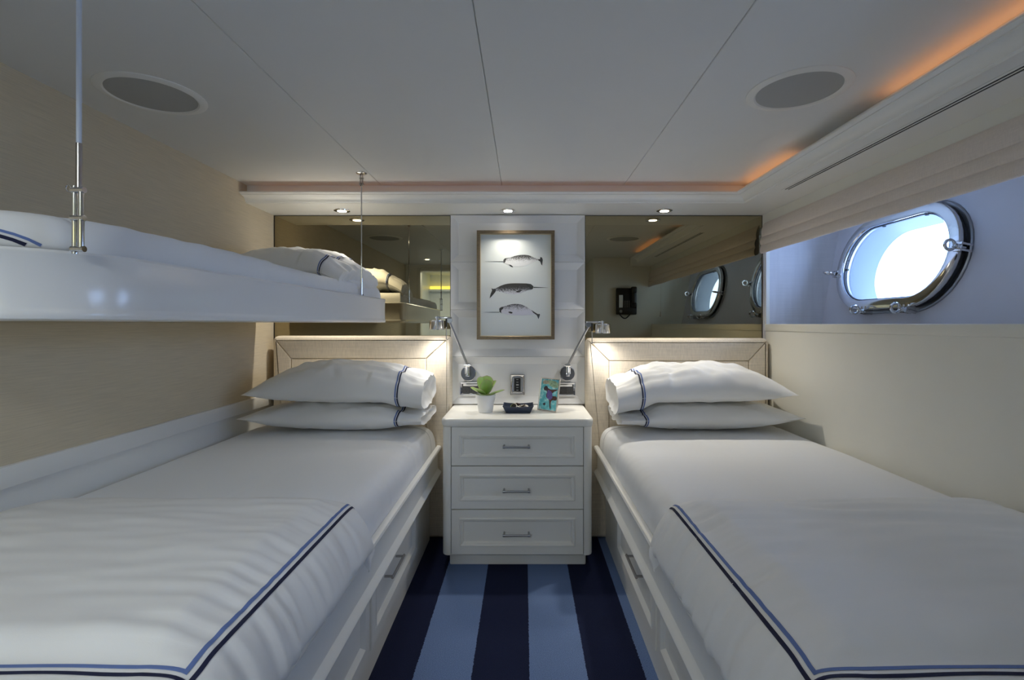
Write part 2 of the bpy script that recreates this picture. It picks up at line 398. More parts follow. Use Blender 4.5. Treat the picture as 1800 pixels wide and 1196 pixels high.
def make_port(y, idx):
    c = port_center(y)
    P = lambda u, v, n: c+E1*u+E2*v+EN*n
    wn = struct_empty('window_%d' % idx, c)
    hl = 0.133
    def ring(prof, closed=True):
        L = []
        for r, n in prof: L.append([P(u, v, n) for u, v in stadium(hl, r)])
        mb = MB(); return mb.loft(L, wrap=closed, cap=False)
    # outer flange, gasket, hinged polished ring
    obj('flange', ring([(0.186, 0), (0.232, 0), (0.232, 0.006), (0.228, 0.010), (0.186, 0.010)]), 'satin', wn)
    obj('gasket', ring([(0.186, 0.010), (0.214, 0.010), (0.214, 0.026), (0.186, 0.026)]), 'rubber', wn)
    obj('port_ring', ring([(0.1735, 0.026), (0.217, 0.026), (0.219, 0.030), (0.219, 0.040), (0.2165, 0.0445), (0.212, 0.046), (0.182, 0.0475), (0.178, 0.0465), (0.1745, 0.043), (0.1735, 0.038)]), 'steel', wn, angle=22)
    obj('glazing_seal', ring([(0.1705, 0.028), (0.1735, 0.028), (0.1735, 0.036), (0.1705, 0.036)]), 'rubber', wn)
    pane = MB(); pane.loft([[P(u, v, n) for u, v in stadium(hl, 0.1725)] for n in (0.030, 0.034)])
    obj('pane', pane, 'glass', wn)
    obj('hull_tunnel', ring([(0.190, 0.0), (0.190, -0.135), (0.235, -0.135), (0.235, -0.125), (0.196, -0.125), (0.196, 0.0)]), 'tunnel', wn)
    for u, v in ((0.09, 0.1705), (-0.15, 0.1705), (0.296, -0.01)):
        obj('glazing_clip', MB().prism([(-.006, -.004), (.006, -.004), (.006, .004), (-.006, .004)], lambda a, b, d, u=u, v=v: P(u+a, v+b, d), 0.022, 0.030), 'rubber', wn, smooth=False)
    # swing-bolt clamps
    for u, v, du, dv in ((0.352, -0.03, 1, 0), (0.10, -0.222, 0, -1), (-0.15, -0.222, 0, -1), (-0.352, 0.0, -1, 0)):
        mb = MB(); nx = Vector((du, dv)); tx = Vector((-dv, du))
        for sg in (-1, 1):
            q = [(a*nx.x+(sg*0.012+b)*tx.x+u, a*nx.y+(sg*0.012+b)*tx.y+v) for a, b in ((-.016, -.004), (.018, -.004), (.018, .004), (-.016, .004))]
            mb.prism(q, P, 0.008, 0.050)
        mb.cyl(P(u+nx.x*.008-tx.x*.018, v+nx.y*.008-tx.y*.018, 0.040), P(u+nx.x*.008+tx.x*.018, v+nx.y*.008+tx.y*.018, 0.046), 0.005, n=10)
        k = obj('clamp_lug', mb, 'steel', wn)
        bu, bv = u+nx.x*0.006, v+nx.y*0.006
        b2 = MB().cyl(P(bu, bv, 0.025), P(bu, bv, 0.066), 0.0058, n=12)
        b2.cyl(P(bu, bv, 0.050), P(bu, bv, 0.060), 0.0105, n=8)
        obj('swing_bolt', b2, 'steel', k)
        b3 = MB().torus(P(bu, bv, 0.082), E2 if du > 0 else E1, 0.0180, 0.0058)
        obj('ring_nut', b3, 'steel', k)
    for u in (0.09, -0.16):
        mb = MB()
        q = [(u-.015, .196), (u+.015, .196), (u+.015, .234), (u-.015, .234)]
        mb.prism(q, P, 0.010, 0.038); mb.cyl(P(u-.024, .226, .040), P(u+.024, .226, .040), 0.011, n=14)
        obj('hinge', mb, 'steel', wn)
    mb = MB(); mb.prism([(-.13, .205), (.06, .205), (.06, .240), (-.13, .240)], P, 0.0, 0.016); obj('hinge_plate', mb, 'steel', wn)
    return wn
for i, y in enumerate(PORTS): make_port(y, i+1)

# walls behind the viewpoint (seen only in the mirrors)
wf = struct_empty('wall_front', (0, YF, 0))
obj('wall_panel', MB().box(-0.35, 0.70, YF-0.05, YF, 0, ZC), 'wallpaint', wf)
obj('wall_panel', MB().box(XL, -1.19, YF-0.05, YF, 0, ZC), 'wallpaint', wf)
obj('door_head', MB().box(-1.19, -0.35, YF-0.05, YF, 1.745, ZC), 'wallpaint', wf)
obj('telephone_wall', MB().box(0.70, 1.75, YF, PH, 0, ZC-0.001), 'wallpaint', wf)
dr = struct_empty('door_1', (-0.77, YF, 0))
obj('jamb', MB().box(-1.21, -1.17, YF-0.09, YF+0.015, 0, 1.755, 0.003), 'doorwood', dr)
obj('jamb', MB().box(-0.37, -0.33, YF-0.09, YF+0.015, 0, 1.755, 0.003), 'doorwood', dr)
obj('head_jamb', MB().box(-1.17, -0.37, YF-0.09, YF+0.015, 1.72, 1.755, 0.003), 'doorwood', dr)
hall = struct_empty('wall_hall', (-0.6, -2.3, 0))
obj('hall_panel', MB().box(-1.5, 0.9, -2.4, -2.35, 0, 1.9), 'hall', hall)
obj('hall_panel', MB().box(-1.5, -1.45, -2.4, YF-0.05, 0, 1.9), 'hall', hall)
obj('hall_panel', MB().box(0.7, 0.75, -2.4, YF-0.05, 0, 1.9), 'hall', hall)
obj('hall_ceiling', MB().box(-1.5, 0.75, -2.4, YF, 1.88, 1.92), 'hall', hall)
obj('hall_shelf', MB().box(-1.45, 0.7, -2.35, -2.22, 1.62, 1.65), 'hall', hall)
s = obj('hall_strip', MB().box(-1.44, 0.69, -2.30, -2.28, 1.655, 1.70), 'yellowstrip', hall)

# crown moulding with a lit slot behind it
prof = [(0, 1.704), (0.006, 1.704), (0.008, 1.7085), (0.012, 1.710)] + [(0.012+0.040*(1-math.cos(t)), 1.710+0.024*math.sin(t)) for t in [PI/2*i/7 for i in range(1, 8)]] + [(0.052, 1.7365), (0.060, 1.7375), (0.066, 1.741), (0.067, 1.746), (0.0, 1.746)]
mb = MB(); mb.loft([[(XL, 2.397-d, z) for d, z in prof], [(1.072-d, 2.397-d, z) for d, z in prof]]); struct('trim_1', mb, 'lacquer', angle=25)
mb = MB(); mb.loft([[(1.072-d, 2.397-d, z) for d, z in prof], [(1.072-d, 0.66, z) for d, z in prof]]); struct('trim_2', mb, 'lacquer', angle=25)
def strip(x0, x1, y0, y1, lab):
    t = thing('light_strip', lab, 'strip light', ((x0+x1)/2, (y0+y1)/2, 1.746), 'amber strips in the ceiling slot')
    obj('channel', MB().box(x0, x1, y0, y1, 1.746, 1.750), 'white', t, smooth=False)
    if x1-x0 > y1-y0: obj('diffuser', MB().box(x0+.004, x1-.004, y0+.003, y1-.003, 1.750, 1.753), 'leddim', t, smooth=False)
    else: obj('diffuser', MB().box(x0+.003, x1-.003, y0+.004, y1-.004, 1.750, 1.753), 'ledstrip', t, smooth=False)
strip(-1.30, 1.02, 2.372, 2.390, 'amber light strip in the ceiling slot along the mirror wall')
strip(1.045, 1.063, 1.93, 2.36, 'short amber light strip in the slot at the mirror wall corner')
strip(1.045, 1.063, 0.70, 1.45, 'long amber light strip in the slot above the porthole side')

# ------------------------------------------------------------------ mirrors
for x0, x1, lab in ((XL+0.002, -0.3925, 'bronze tinted wall mirror behind the left bed and hanging bunk'), (0.326, 1.2795, 'bronze tinted wall mirror behind the right bed, reflecting a telephone')):
    t = thing('wall_mirror', lab, 'mirror', ((x0+x1)/2, YB, 1.03))
    obj('mirror_pane', MB().box(x0+0.003, x1-0.003, YB-0.006, YB-0.001, 1.02, 1.7005), 'mirror', t, smooth=False)
    obj('edge_trim', MB().box(x0, x0+0.003, YB-0.008, YB-0.001, 1.02, 1.7025).box(x1-0.003, x1, YB-0.008, YB-0.001, 1.02, 1.7025).box(x0+.003, x1-.003, YB-0.008, YB-0.001, 1.7005, 1.7025), 'black', t, smooth=False)

# ------------------------------------------------------------------ ceiling fittings
def downlight(x, y, z, lab, grp=None):
    t = thing('downlight', lab, 'ceiling light', (x, y, z), grp)
    obj('bezel', MB().lathe([(0.027, -0.001), (0.029, -0.005), (0.037, -0.005), (0.040, -0.0035), (0.0405, -0.0005)], (x, y, z), n=36), 'chrome', t)
    obj('lens', MB().lathe([(0.0, -0.0055), (0.018, -0.006), (0.022, -0.0055), (0.022, -0.003)], (x, y, z), n=28), 'lens', t)
downlight(*DOWN[0], ZS, 'chrome recessed downlight in the soffit over the left bed')
downlight(*DOWN[1], ZS, 'chrome recessed downlight in the soffit over the narwhal print')
downlight(*DOWN[2], ZS, 'chrome recessed downlight in the soffit over the right bed')
downlight(*REAR[0], ZC, 'ceiling downlight near the doorway, seen in the left mirror')
downlight(*REAR[1], ZC, 'added fill downlight over the aisle behind the viewpoint')

def speaker(x, y, lab):
    t = thing('ceiling_speaker', lab, 'speaker', (x, y, ZC), 'round ceiling speakers')
    obj('trim_ring', MB().lathe([(0.112, 0), (0.112, -0.003), (0.116, -0.006), (0.130, -0.005), (0.137, -0.002), (0.1375, 0)], (x, y, ZC), n=56), 'speakring', t)
    obj('grille', MB().lathe([(0, -0.0045), (0.08, -0.0040), (0.1115, -0.003), (0.1115, 0)], (x, y, ZC), n=56), 'grille', t)
speaker(-1.088, 1.45, 'round ceiling speaker above the hanging bunk')
speaker(0.787, 1.42, 'round ceiling speaker near the glowing ceiling slot on the right')

t = thing('air_vent', 'long two-slot air vent in the soffit above the roman shade', 'vent', (1.135, 1.6, ZS))
obj('backing', MB().box(1.120, 1.154, 1.02, 2.144, ZS-0.0006, ZS), 'darkgap', t, smooth=False)
for x0, x1 in ((1.117, 1.1265), (1.1345, 1.1395), (1.1475, 1.157)):
    obj('blade', MB().box(x0, x1, 1.01, 2.15, ZS-0.0018, ZS-0.0006), 'lacquer', t, smooth=False)

# ------------------------------------------------------------------ roman shade
t = thing('roman_shade', 'blush linen roman shade gathered up above the porthole', 'window shade', (XR-0.02, 1.5, 1.49))
fz = [1.645, 1.583, 1.541, 1.497]
for k in range(3):
    z1, z0 = fz[k]+0.012, fz[k+1]
    pr = []
    for i in range(13):
        f = i/12; bul = math.sin(PI*min(1, f*0.92))**0.8*0.010+0.014*f
        pr.append((-bul-0.004*k, z1+(z0-z1)*f))
    pr += [(pr[-1][0]+0.004, z0-0.004), (pr[-1][0]+0.012, z0-0.003), (0.0, z0+0.006), (0.0, z1)]
    ys = [2.625-0.002*k-2.29*i/70 for i in range(71)]
    L = []
    for y in ys:
        wv = 0.003*noise.noise(Vector((y*3.1, k*7, 0)))
        L.append([(XR-0.014+dx*(1+0.25*noise.noise(Vector((y*2, k*3, 5)))), y, z+wv*(1 if j > 2 else 0)) for j, (dx, z) in enumerate(pr)])
    obj('pleat', MB().loft(L), 'shade', t, angle=60)
obj('head_rail', MB().box(XR-0.012, XR+0.008, 0.335, 2.62, 1.60, 1.639), 'white', t)
t = thing('shade_cord', 'thin shade pull cord with tassel by the telephone, seen in the mirror', 'cord', (1.37, 0.36, 1.2))
obj('cord', MB().cyl((1.37, 0.36, 1.24), (1.37, 0.36, ZS), 0.0018, n=8), 'shade', t)
obj('tassel', MB().lathe([(0.002, 0.05), (0.006, 0.046), (0.009, 0.02), (0.012, 0)], (1.37, 0.36, 1.195), n=12), 'shade', t)

# ------------------------------------------------------------------ soft furnishing tools
def resample(p, step):
    p = np.array(p); d = np.r_[0, np.cumsum(np.hypot(*np.diff(p, axis=0).T))]
    n = max(8, int(d[-1]/step)); s = np.linspace(0, d[-1], n)
    return s, np.c_[np.interp(s, d, p[:, 0]), np.interp(s, d, p[:, 1])]
class Soft:
    """cloth over a mattress: a profile across (x, drop) times a profile along (y, drop)"""
    def __init__(s, A, B, ztop, maxd, bulge, disp, step=0.011):
        s.s, a = resample(chaikin(A), step); s.t, b = resample(chaikin(B), step)
        X = np.tile(a[:, 0], (len(b), 1)); Y = np.tile(b[:, 0][:, None], (1, len(a)))
        D = a[None, :, 1]+b[:, None, 1]
        k = 0.03; D = -k*np.log(np.exp(-np.minimum(D, 2)/k)+np.exp(-maxd/k))   # soft minimum
        D -= -k*math.log(1+math.exp(-maxd/k))
        Z = ztop-D+np.vectorize(bulge)(X, Y)
        s.a, s.b = a, b
        s.P = np.stack([X, Y, Z], -1); s.N = s.normals(s.P)
        dsp = np.vectorize(disp)(s.P[..., 0], s.P[..., 1], s.P[..., 2])
        s.P = s.P+s.N*dsp[..., None]; s.N = s.normals(s.P)
    def normals(s, P):
        gu = np.gradient(P, axis=1); gv = np.gradient(P, axis=0); n = np.cross(gu, gv)
        n /= np.linalg.norm(n, axis=-1, keepdims=True)+1e-12
        mid = n[n.shape[0]//2, n.shape[1]//2]
        return n if mid[2] > 0 else -n
    def mesh(s, closed_z=None):
        h, w = s.P.shape[:2]; mb = MB()
        vs = s.P.reshape(-1, 3).tolist(); fs = [(i*w+j, i*w+j+1, (i+1)*w+j+1, (i+1)*w+j) for i in range(h-1) for j in range(w-1)]
        if closed_z is not None:
            rim = [j for j in range(w)]+[i*w+w-1 for i in range(1, h)]+[(h-1)*w+j for j in range(w-2, -1, -1)]+[i*w for i in range(h-2, 0, -1)]
            o = len(vs); vs += [(vs[i][0], vs[i][1], min(closed_z, vs[i][2])) for i in rim]; n = len(rim)
            fs += [(rim[k], rim[(k+1) % n], o+(k+1) % n, o+k) for k in range(n)]; fs.append(tuple(range(o, o+n)))
        return mb.add(vs, fs)
    def samp(s, A, sv, tv):
        i = np.interp(tv, s.t, np.arange(len(s.t))); j = np.interp(sv, s.s, np.arange(len(s.s)))
        i0 = min(int(i), A.shape[0]-2); j0 = min(int(j), A.shape[1]-2); fi = i-i0; fj = j-j0
        return (A[i0, j0]*(1-fi)*(1-fj)+A[i0+1, j0]*fi*(1-fj)+A[i0, j0+1]*(1-fi)*fj+A[i0+1, j0+1]*fi*fj)
    def sA(s, x):      # arc position where the top crosses x
        d = np.abs(s.a[:, 0]-x)+0.2*s.a[:, 1]; return s.s[int(np.argmin(d))]
    def tB(s, y):
        d = np.abs(s.b[:, 0]-y)+0.2*s.b[:, 1]; return s.t[int(np.argmin(d))]
    def ribbon(s, s0, s1, t0, t1, off=0.0012):
        L = []
        along_t = abs(t1-t0) > abs(s1-s0)
        n = int(max(abs(t1-t0), abs(s1-s0))/0.008)+2
        for k in range(n):
            f = k/(n-1)
            row = []
            for e in (0, 0.5, 1):
                sv, tv = (s0+(s1-s0)*e, t0+(t1-t0)*f) if along_t else (s0+(s1-s0)*f, t0+(t1-t0)*e)
                p = s.samp(s.P, sv, tv); q = s.samp(s.N, sv, tv)
                row.append(tuple(p+q*off*(1 if e == 0.5 else 0.75)))
            L.append(row)
        return MB().loft(L, cap=False, close=False)
def nz(x, y, z=0.0): return noise.noise(Vector((x, y, z)))

def make_bed(sx, qw, side):
    """one berth: joinery base with drawers, mattress, duvet; q = distance from the aisle's middle"""
    X = lambda q: -0.033+sx*q
    def bx(mb, q0, q1, y0, y1, z0, z1, bev=0): a, b = sorted((X(q0), X(q1))); return mb.box(a, b, y0, y1, z0, z1, bev)
    t = thing('bed_frame', 'white joinery bed base with drawers under the %s mattress' % side, 'bed', (X(0.9), 1.65, 0))
    obj('base_panel', bx(MB(), 0.457, 0.475, 0.72, 2.572, 0.0, 0.345), 'cabinet', t)
    obj('foot_panel', bx(MB(), 0.475, qw-0.005, 0.72, 0.74, 0.0, 0.40), 'cabinet', t)
    obj('platform', bx(MB(), 0.43, qw-0.005, 0.715, 2.57, 0.40, 0.418), 'cabinet', t)
    pr = [(0.470, 0.342), (0.405, 0.342), (0.398, 0.346), (0.396, 0.352), (0.399, 0.358), (0.407, 0.364), (0.413, 0.372), (0.414, 0.385), (0.414, 0.450), (0.411, 0.462), (0.405, 0.468), (0.398, 0.472), (0.396, 0.479), (0.399, 0.486), (0.406, 0.489), (0.418, 0.489), (0.421, 0.480), (0.421, 0.42), (0.470, 0.42)]
    obj('side_rail', MB().loft([[(X(q), y, z) for q, z in pr] for y in (0.70, 2.572)]), 'lacquer', t, angle=30)
    for y0, y1 in ((1.553, 2.215), (0.86, 1.533)):
        cy, cz = (y0+y1)/2, 0.208
        fn = lambda u, v, d, cy=cy: (X(0.457-d), cy+u, cz+v)
        dw = obj('drawer', MB().rects(fn, (y1-y0)/2, 0.114, [(0, 0.0), (0, 0.010), (0.002, 0.012), (0.042, 0.012), (0.046, 0.015), (0.050, 0.013), (0.062, 0.003)]), 'cabinet', t, angle=15)
        hy = 1.805 if y0 > 1 else 1.117
        mb = MB()
        mb.tube([(X(0.424), hy-0.085, cz+0.030), (X(0.424), hy+0.085, cz+0.030)], 0.005, 12)
        for e in (-0.075, 0.075): mb.cyl((X(0.424), hy+e, cz+0.030), (X(0.455), hy+e, cz+0.030), 0.0045, n=10)
        obj('handle', mb, 'nickel', dw)
    # mattress in a fitted sheet, with the flat sheet tucked over it
    A = [(X(q), d) for q, d in ((qw, .2), (qw-.002, .07), (qw-.012, .02), (qw-.05, .003), (qw-.15, 0), (.7, 0), (.53, 0), (.475, .006), (.44, .028), (.425, .065), (.422, .12), (.425, .2))]
    B = [(2.568, .2), (2.566, .07), (2.555, .025), (2.51, .004), (2.42, 0), (1.6, 0), (.80, 0), (.745, .01), (.725, .06), (.722, .2)]
    def disp(x, y, z):
        q = (x+0.033)*sx
        v = 0.0035*nz(x*2.3, y*2.0, side == 'left')+0.0012*nz(x*9, y*5, 3)
        if y < 2.43: v += 0.0025*min(1, (2.43-y)/0.006)
        edge = max(0, 1-abs(q-0.44)/0.07)
        v += edge*0.0022*nz(q*4, y*34, 9)
        v += 0.0018*math.exp(-((q-0.80-0.03*nz(y*2, 1))/0.006)**2)*(1 if y < 2.3 else 0)
        return v
    ms = Soft(A, B, 0.620, 0.20, lambda x, y: -0.006*max(0, 1-abs((x+0.033)*sx-0.5)/0.12), disp, 0.012)
    mt = tag(obj('mattress', ms.mesh(0.4185), 'cotton2', loc=(X(0.86), 1.6, 0.4185), angle=80), 'white sheeted mattress on the %s bed base beside the nightstand' % side, 'mattress')
    L = ms.s[-1] if ms.a[-1, 0]*sx < ms.a[0, 0]*sx else 0
    sa, sb = ms.sA(X(0.85)), ms.s[-1]-0.05
    obj('sheet_piping', ms.ribbon(sa, sb, ms.tB(2.4215), ms.tB(2.4215)+0.003, 0.0014), 'navy', mt, recalc=False)
    # duvet folded over the foot half
    A = [(X(q), d) for q, d in ((qw-.006, .15), (qw-.006, .07), (qw-.025, .02), (qw-.09, .0), (qw-.2, 0), (.8, 0), (.60, 0), (.50, .001), (.452, .004), (.432, .014), (.402, .052), (.383, .098), (.376, .132), (.384, .149))]
    B = [(1.322, .110), (1.330, .050), (1.352, .040), (1.364, .024), (1.354, .006), (1.31, 0), (1.2, 0), (.95, 0), (.80, 0), (.745, 0), (.726, .002), (.714, .005), (.705, .006), (.69, .007), (.64, .010), (.62, .04), (.608, .12), (.605, .20)]
    sd = 0.0 if side == 'left' else 17.0
    def disp2(x, y, z):
        q = (x+0.033)*sx
        v = 0.0075*nz(x*2.6, y*3.2, sd)+0.0035*nz(x*5+3, y*9, sd+2)
        g = math.exp(-((q-0.44)/0.13)**2)
        v += g*(0.0045 if side == 'left' else 0.007)*nz(q*2.2+0.3*nz(y*5, q*5), y*40, sd+5)+g*0.0034*nz(q*4, y*85, sd+8)
        side_g = max(0, min(1, (0.63-z)/0.05)) if q < 0.5 else 0
        v += side_g*0.006*nz(y*24, z*5, sd+11)
        if q > 0.5: v += (0.0035 if side == 'left' else 0.0065)*nz(x*2.6+0.8*y, y*19+1.5*nz(x*3, y*3), sd+14)*(0.35+math.exp(-((y-1.22)/0.2)**2))+0.003*nz(x*8, y*30, sd+31)
        v += 0.006*nz(x*11, y*3, sd+21)*math.exp(-((y-0.745)/0.035)**2)
        if abs(q-0.44) < 0.010 or abs(y-0.695) < 0.009: v *= 0.6
        return v
    sm = lambda f: (lambda k: k*k*(3-2*k))(min(1, max(0, f)))
    def puff(x, y):
        q = (x+0.033)*sx
        return sm((q-0.452)/0.07)*sm((y-0.700)/0.055)*(0.019+0.006*math.sin(PI*min(1, max(0, (y-0.72)/0.62))))*(0.35+0.65*sm((1.37-y)/0.10))
    du = Soft(A, B, 0.643, 0.19, puff, disp2, 0.009)
    dv = tag(obj('duvet', du.mesh(), 'cotton', loc=(X(0.86), 1.0, 0.62), angle=80), 'puffy white duvet with navy and blue border over the foot of the %s bed' % side, 'duvet')
    so = du.sA(X(0.430)); si = du.sA(X(0.4455))
    if so < si: so, si, wd = so, si, 0.0065
    wd = 0.0068 if so > si else -0.0068
    t0, t1 = du.tB(1.357)+0.0, du.tB(0.6975)
    nav = du.ribbon(so, so-wd, t0, t1+0.013)
    nav2 = du.ribbon(so-wd*0, du.sA(X(qw-.03)), t1+0.0130, t1+0.0195)
    b1 = du.ribbon(so-2.0*wd, so-3.0*wd, t0, t1+0.006)
    b2 = du.ribbon(so-2.0*wd, du.sA(X(qw-.03)), t1, t1+0.0065)
    nav.add(nav2.v, nav2.f); b1.add(b2.v, b2.f)
    obj('navy_stripe', nav, 'navy', dv, recalc=False); obj('blue_stripe', b1, 'blue', dv, recalc=False)

make_bed(-1, 1.306, 'left')
make_bed(1, 1.320, 'right')

def pillow(lab, cx, cy, cz, L, D, up, dn, hem, tilt=0.0, seed=0, yaw=0.0, stripe=True, floorz=None, hemdrop=0.0, flap=0.0, squash=0.0, mat_='cotton', group=None):
    """L along x, D along y, hem = +1/-1 the open end; up/dn = half thicknesses"""
    t = thing('pillow', lab, 'pillow', (cx, cy, cz-dn), group)
    nu, nv = 88, 44
    us = np.linspace(-1, 1, nu); vs_ = np.linspace(-1, 1, nv)
    ct, st = math.cos(tilt), math.sin(tilt); cyw, syw = math.cos(yaw), math.sin(yaw)
    def pt(u, v, sgn):
        e = u*hem                                     # +1 at the open hem
        if e <= 0: fu = (1-abs(e)**2.6)**0.75
        else:
            k = min(1, e/0.80); fu = 1-0.42*k**2.6
            if e > 0.80: fu = 0.58-0.06*(e-0.80)/0.20
        gv = (1-abs(v)**(2.7 if e < 0.4 else 3.4))**0.62
        x = L/2*u*(1-(0.035 if e < 0 else 0.0)*(1-v*v)); y = D/2*v*(1-0.07*(1-u*u))
        h = (up if sgn > 0 else dn)*fu*gv
        if e > 0.5:
            kk = min(1, (e-0.5)/0.25); kk = kk*kk*(3-2*kk)
            if sgn < 0: h += flap*kk*gv
            else: h = max(0.006*gv, h-squash*kk*gv)
        wr = 0.012*nz(u*1.7, v*1.9, seed)+0.009*nz(u*5, v*3.2, seed+3)+0.007*nz(u*9+v*2, v*3, seed+5)
        wr += 0.005*nz(u*3+v*5, v*2-u*4, seed+7)*(1-abs(u)**2)
        if e > 0.45: wr += 0.012*(e-0.45)*nz(v*6, e*3, seed+11)+0.016*max(0, e-0.75)*nz(v*11, e*2, seed+13)
        if e > 0.1: wr += 0.010*min(1, (e-0.1)/0.3)*nz(v*7+e, e*1.6, seed+23)
        edge = min(1, 2.2*(1-abs(v)))*min(1, 2.5*(1-abs(e)) if e < 0 else 1)
        z = sgn*h+(wr*edge if sgn > 0 else 0.4*wr*edge)
        if e < -0.75: z += 0.010*(-(e)-0.75)/0.25
        if e > 0.6: z -= hemdrop*((e-0.6)/0.4)**1.5
        x += 0.012*max(0, e-0.7)/0.3*nz(v*3, sgn*2, seed+17)*hem
        y2 = y*ct-z*st; z2 = y*st+z*ct
        x3 = x*cyw-y2*syw; y3 = x*syw+y2*cyw
        p = Vector((cx+x3, cy+y3, cz+z2))
        if floorz is not None and p.z < floorz: p.z = floorz+0.0
        return p
    mb = MB(); T = [[pt(u, v, 1) for v in vs_] for u in us]; Bt = [[pt(u, v, -1) for v in vs_] for u in us]
    V = [p for r in T for p in r]+[p for r in Bt for p in r]; o = nu*nv; F = []
    for i in range(nu-1):
        for j in range(nv-1):
            F.append((i*nv+j, i*nv+j+1, (i+1)*nv+j+1, (i+1)*nv+j)); F.append((o+i*nv+j, o+(i+1)*nv+j, o+(i+1)*nv+j+1, o+i*nv+j+1))
    for i in range(nu-1):
        for j in (0, nv-1): F.append((i*nv+j, (i+1)*nv+j, o+(i+1)*nv+j, o+i*nv+j))
    # ends: the closed end is a seam, the open end folds inwards
    for i in (0, nu-1):
        openend = (us[i]*hem > 0)
        mid0 = len(V)
        for j in range(nv):
            a = V[i*nv+j]; b = V[o+i*nv+j]; c = (a*0.45+b*0.55)
            if openend: c = c-Vector((hem*0.045*math.sin(PI*j/(nv-1)), 0, 0))
            V.append(c)
        for j in range(nv-1):
            F.append((i*nv+j, i*nv+j+1, mid0+j+1, mid0+j)); F.append((o+i*nv+j, mid0+j, mid0+j+1, o+i*nv+j+1))
    mb.add(V, F)
    case = obj('pillowcase', mb, mat_, t, angle=75)
    me = case.data
    bm = bmesh.new(); bm.from_mesh(me); bmesh.ops.remove_doubles(bm, verts=bm.verts, dist=0.0004); bmesh.ops.recalc_face_normals(bm, faces=bm.faces); bm.to_mesh(me); bm.free()
    me.set_sharp_from_angle(angle=math.radians(75))
    if stripe:
        for nm, mt, e0, e1 in (('navy_stripe', 'navy', 0.722, 0.736), ('blue_stripe', 'blue', 0.698, 0.712)):
            r = MB()
            for sgn in (1, -1):
                L_ = []
                for v in np.sin(np.linspace(-PI/2+0.012, PI/2-0.012, 80)):
                    row = []
                    for e in (e0, e1):
                        u = e*hem; p = pt(u, v, sgn); d1 = pt(u+0.01, v, sgn)-p; vv = v+0.01 if v < 0.98 else v-0.01
                        d2 = (pt(u, vv, sgn)-p)*(1 if vv > v else -1); n = d1.cross(d2)
                        n = n.normalized() if n.length > 1e-9 else Vector((0, 0, sgn))
                        if n.z*sgn < 0: n = -n
                        row.append(p+n*0.0016+Vector((0, -0.0008 if v < 0 else 0.0008, 0)))
                    L_.append(row)
                r.loft(L_, cap=False, close=False)
            obj(nm, r, mt, case, recalc=False)
    return t
g = None
pillow('lower white pillow of the stack on the left bed', -0.865, 2.375, 0.692, 0.82, 0.37, 0.066, 0.064, 1, tilt=0.02, seed=2, floorz=0.6255, squash=0.016)
pillow('upper white pillow with navy stripes, on top of the left bed stack', -0.855, 2.375, 0.813, 0.80, 0.37, 0.132, 0.050, 1, tilt=0.10, seed=9, hemdrop=0.022, flap=0.034)
pillow('lower white pillow of the stack on the right bed', 0.845, 2.385, 0.692, 0.82, 0.37, 0.066, 0.064, -1, tilt=0.02, seed=21, floorz=0.6255, squash=0.026)
pillow('upper white pillow with navy stripes, on top of the right bed stack', 0.82, 2.375, 0.813, 0.80, 0.37, 0.120, 0.050, -1, tilt=0.10, seed=33, hemdrop=0.028, flap=0.050)

# ------------------------------------------------------------------ headboards
def headboard(x0, x1, ztop, side, bl, br):
    t = thing('headboard', 'cream linen upholstered headboard with mitred border at the %s bed' % side, 'headboard', ((x0+x1)/2, 2.62, 0.0))
    obj('backing', MB().box(x0+.008, x1-.014, 2.618, 2.652, 0.004, ztop-0.008, 0.004), 'linen', t)
    zi = ztop-0.118; e = 0.0006; zb = 0.004
    def piece(name, poly, outer):
        """poly runs counter-clockwise; outer[i] marks the edge from point i to i+1 as lying on the rim"""
        n = len(poly)
        def inset(do, di):
            out = []
            for i in range(n):
                p0, p1, p2 = Vector(poly[i-1]), Vector(poly[i]), Vector(poly[(i+1) % n])
                a = (p1-p0).normalized(); b = (p2-p1).normalized()
                n1 = Vector((-a.y, a.x)); n2 = Vector((-b.y, b.x)); d1 = do if outer[i-1] else di; d2 = do if outer[i] else di
                cr = a.x*b.y-a.y*b.x
                if abs(cr) < 1e-4: out.append(p1+n1*d1); continue
                q1 = p1+n1*d1; q2 = p1+n2*d2; w_ = q2-q1; out.append(q1+a*((w_.x*b.y-w_.y*b.x)/cr))
            return out
        L = [[(q.x, y, q.y) for q in inset(do, di)] for do, di, y in ((0, e, 2.630), (0, e, 2.600), (0.0012, e, 2.5915), (0.0045, e, 2.5845), (0.010, 0.0010, 2.5790), (0.016, 0.0022, 2.5765), (0.022, 0.0042, 2.5748), (0.0235, 0.0060, 2.5747))]
        obj(name, MB().loft(L), 'linen', t, angle=55)
    r = 0.026
    tl = rrect_arc(x0+r, ztop-r, r, PI, PI/2, 6); tr = rrect_arc(x1-r, ztop-r, r, PI/2, 0, 6)
    piece('border_panel', [(x0+bl, zi), (x1-br, zi)]+tr[3::-1]+tl[:2:-1], [0, 0]+[1]*7+[0])
    piece('border_panel', [(x0, zb), (x0+bl, zb), (x0+bl, zi)]+tl[3::-1], [1, 0, 0, 1, 1, 1, 1])
    piece('border_panel', [(x1-br, zb), (x1, zb)]+tr[:2:-1]+[(x1-br, zi)], [1, 1, 1, 1, 1, 0, 0])
    piece('centre_panel', [(x0+bl, zb), (x1-br, zb), (x1-br, zi), (x0+bl, zi)], [1, 0, 0, 0])
headboard(-1.311, -0.3795, 1.058, 'left', 0.10, 0.13)
headboard(0.3235, 1.2785, 1.046, 'right', 0.12, 0.11)

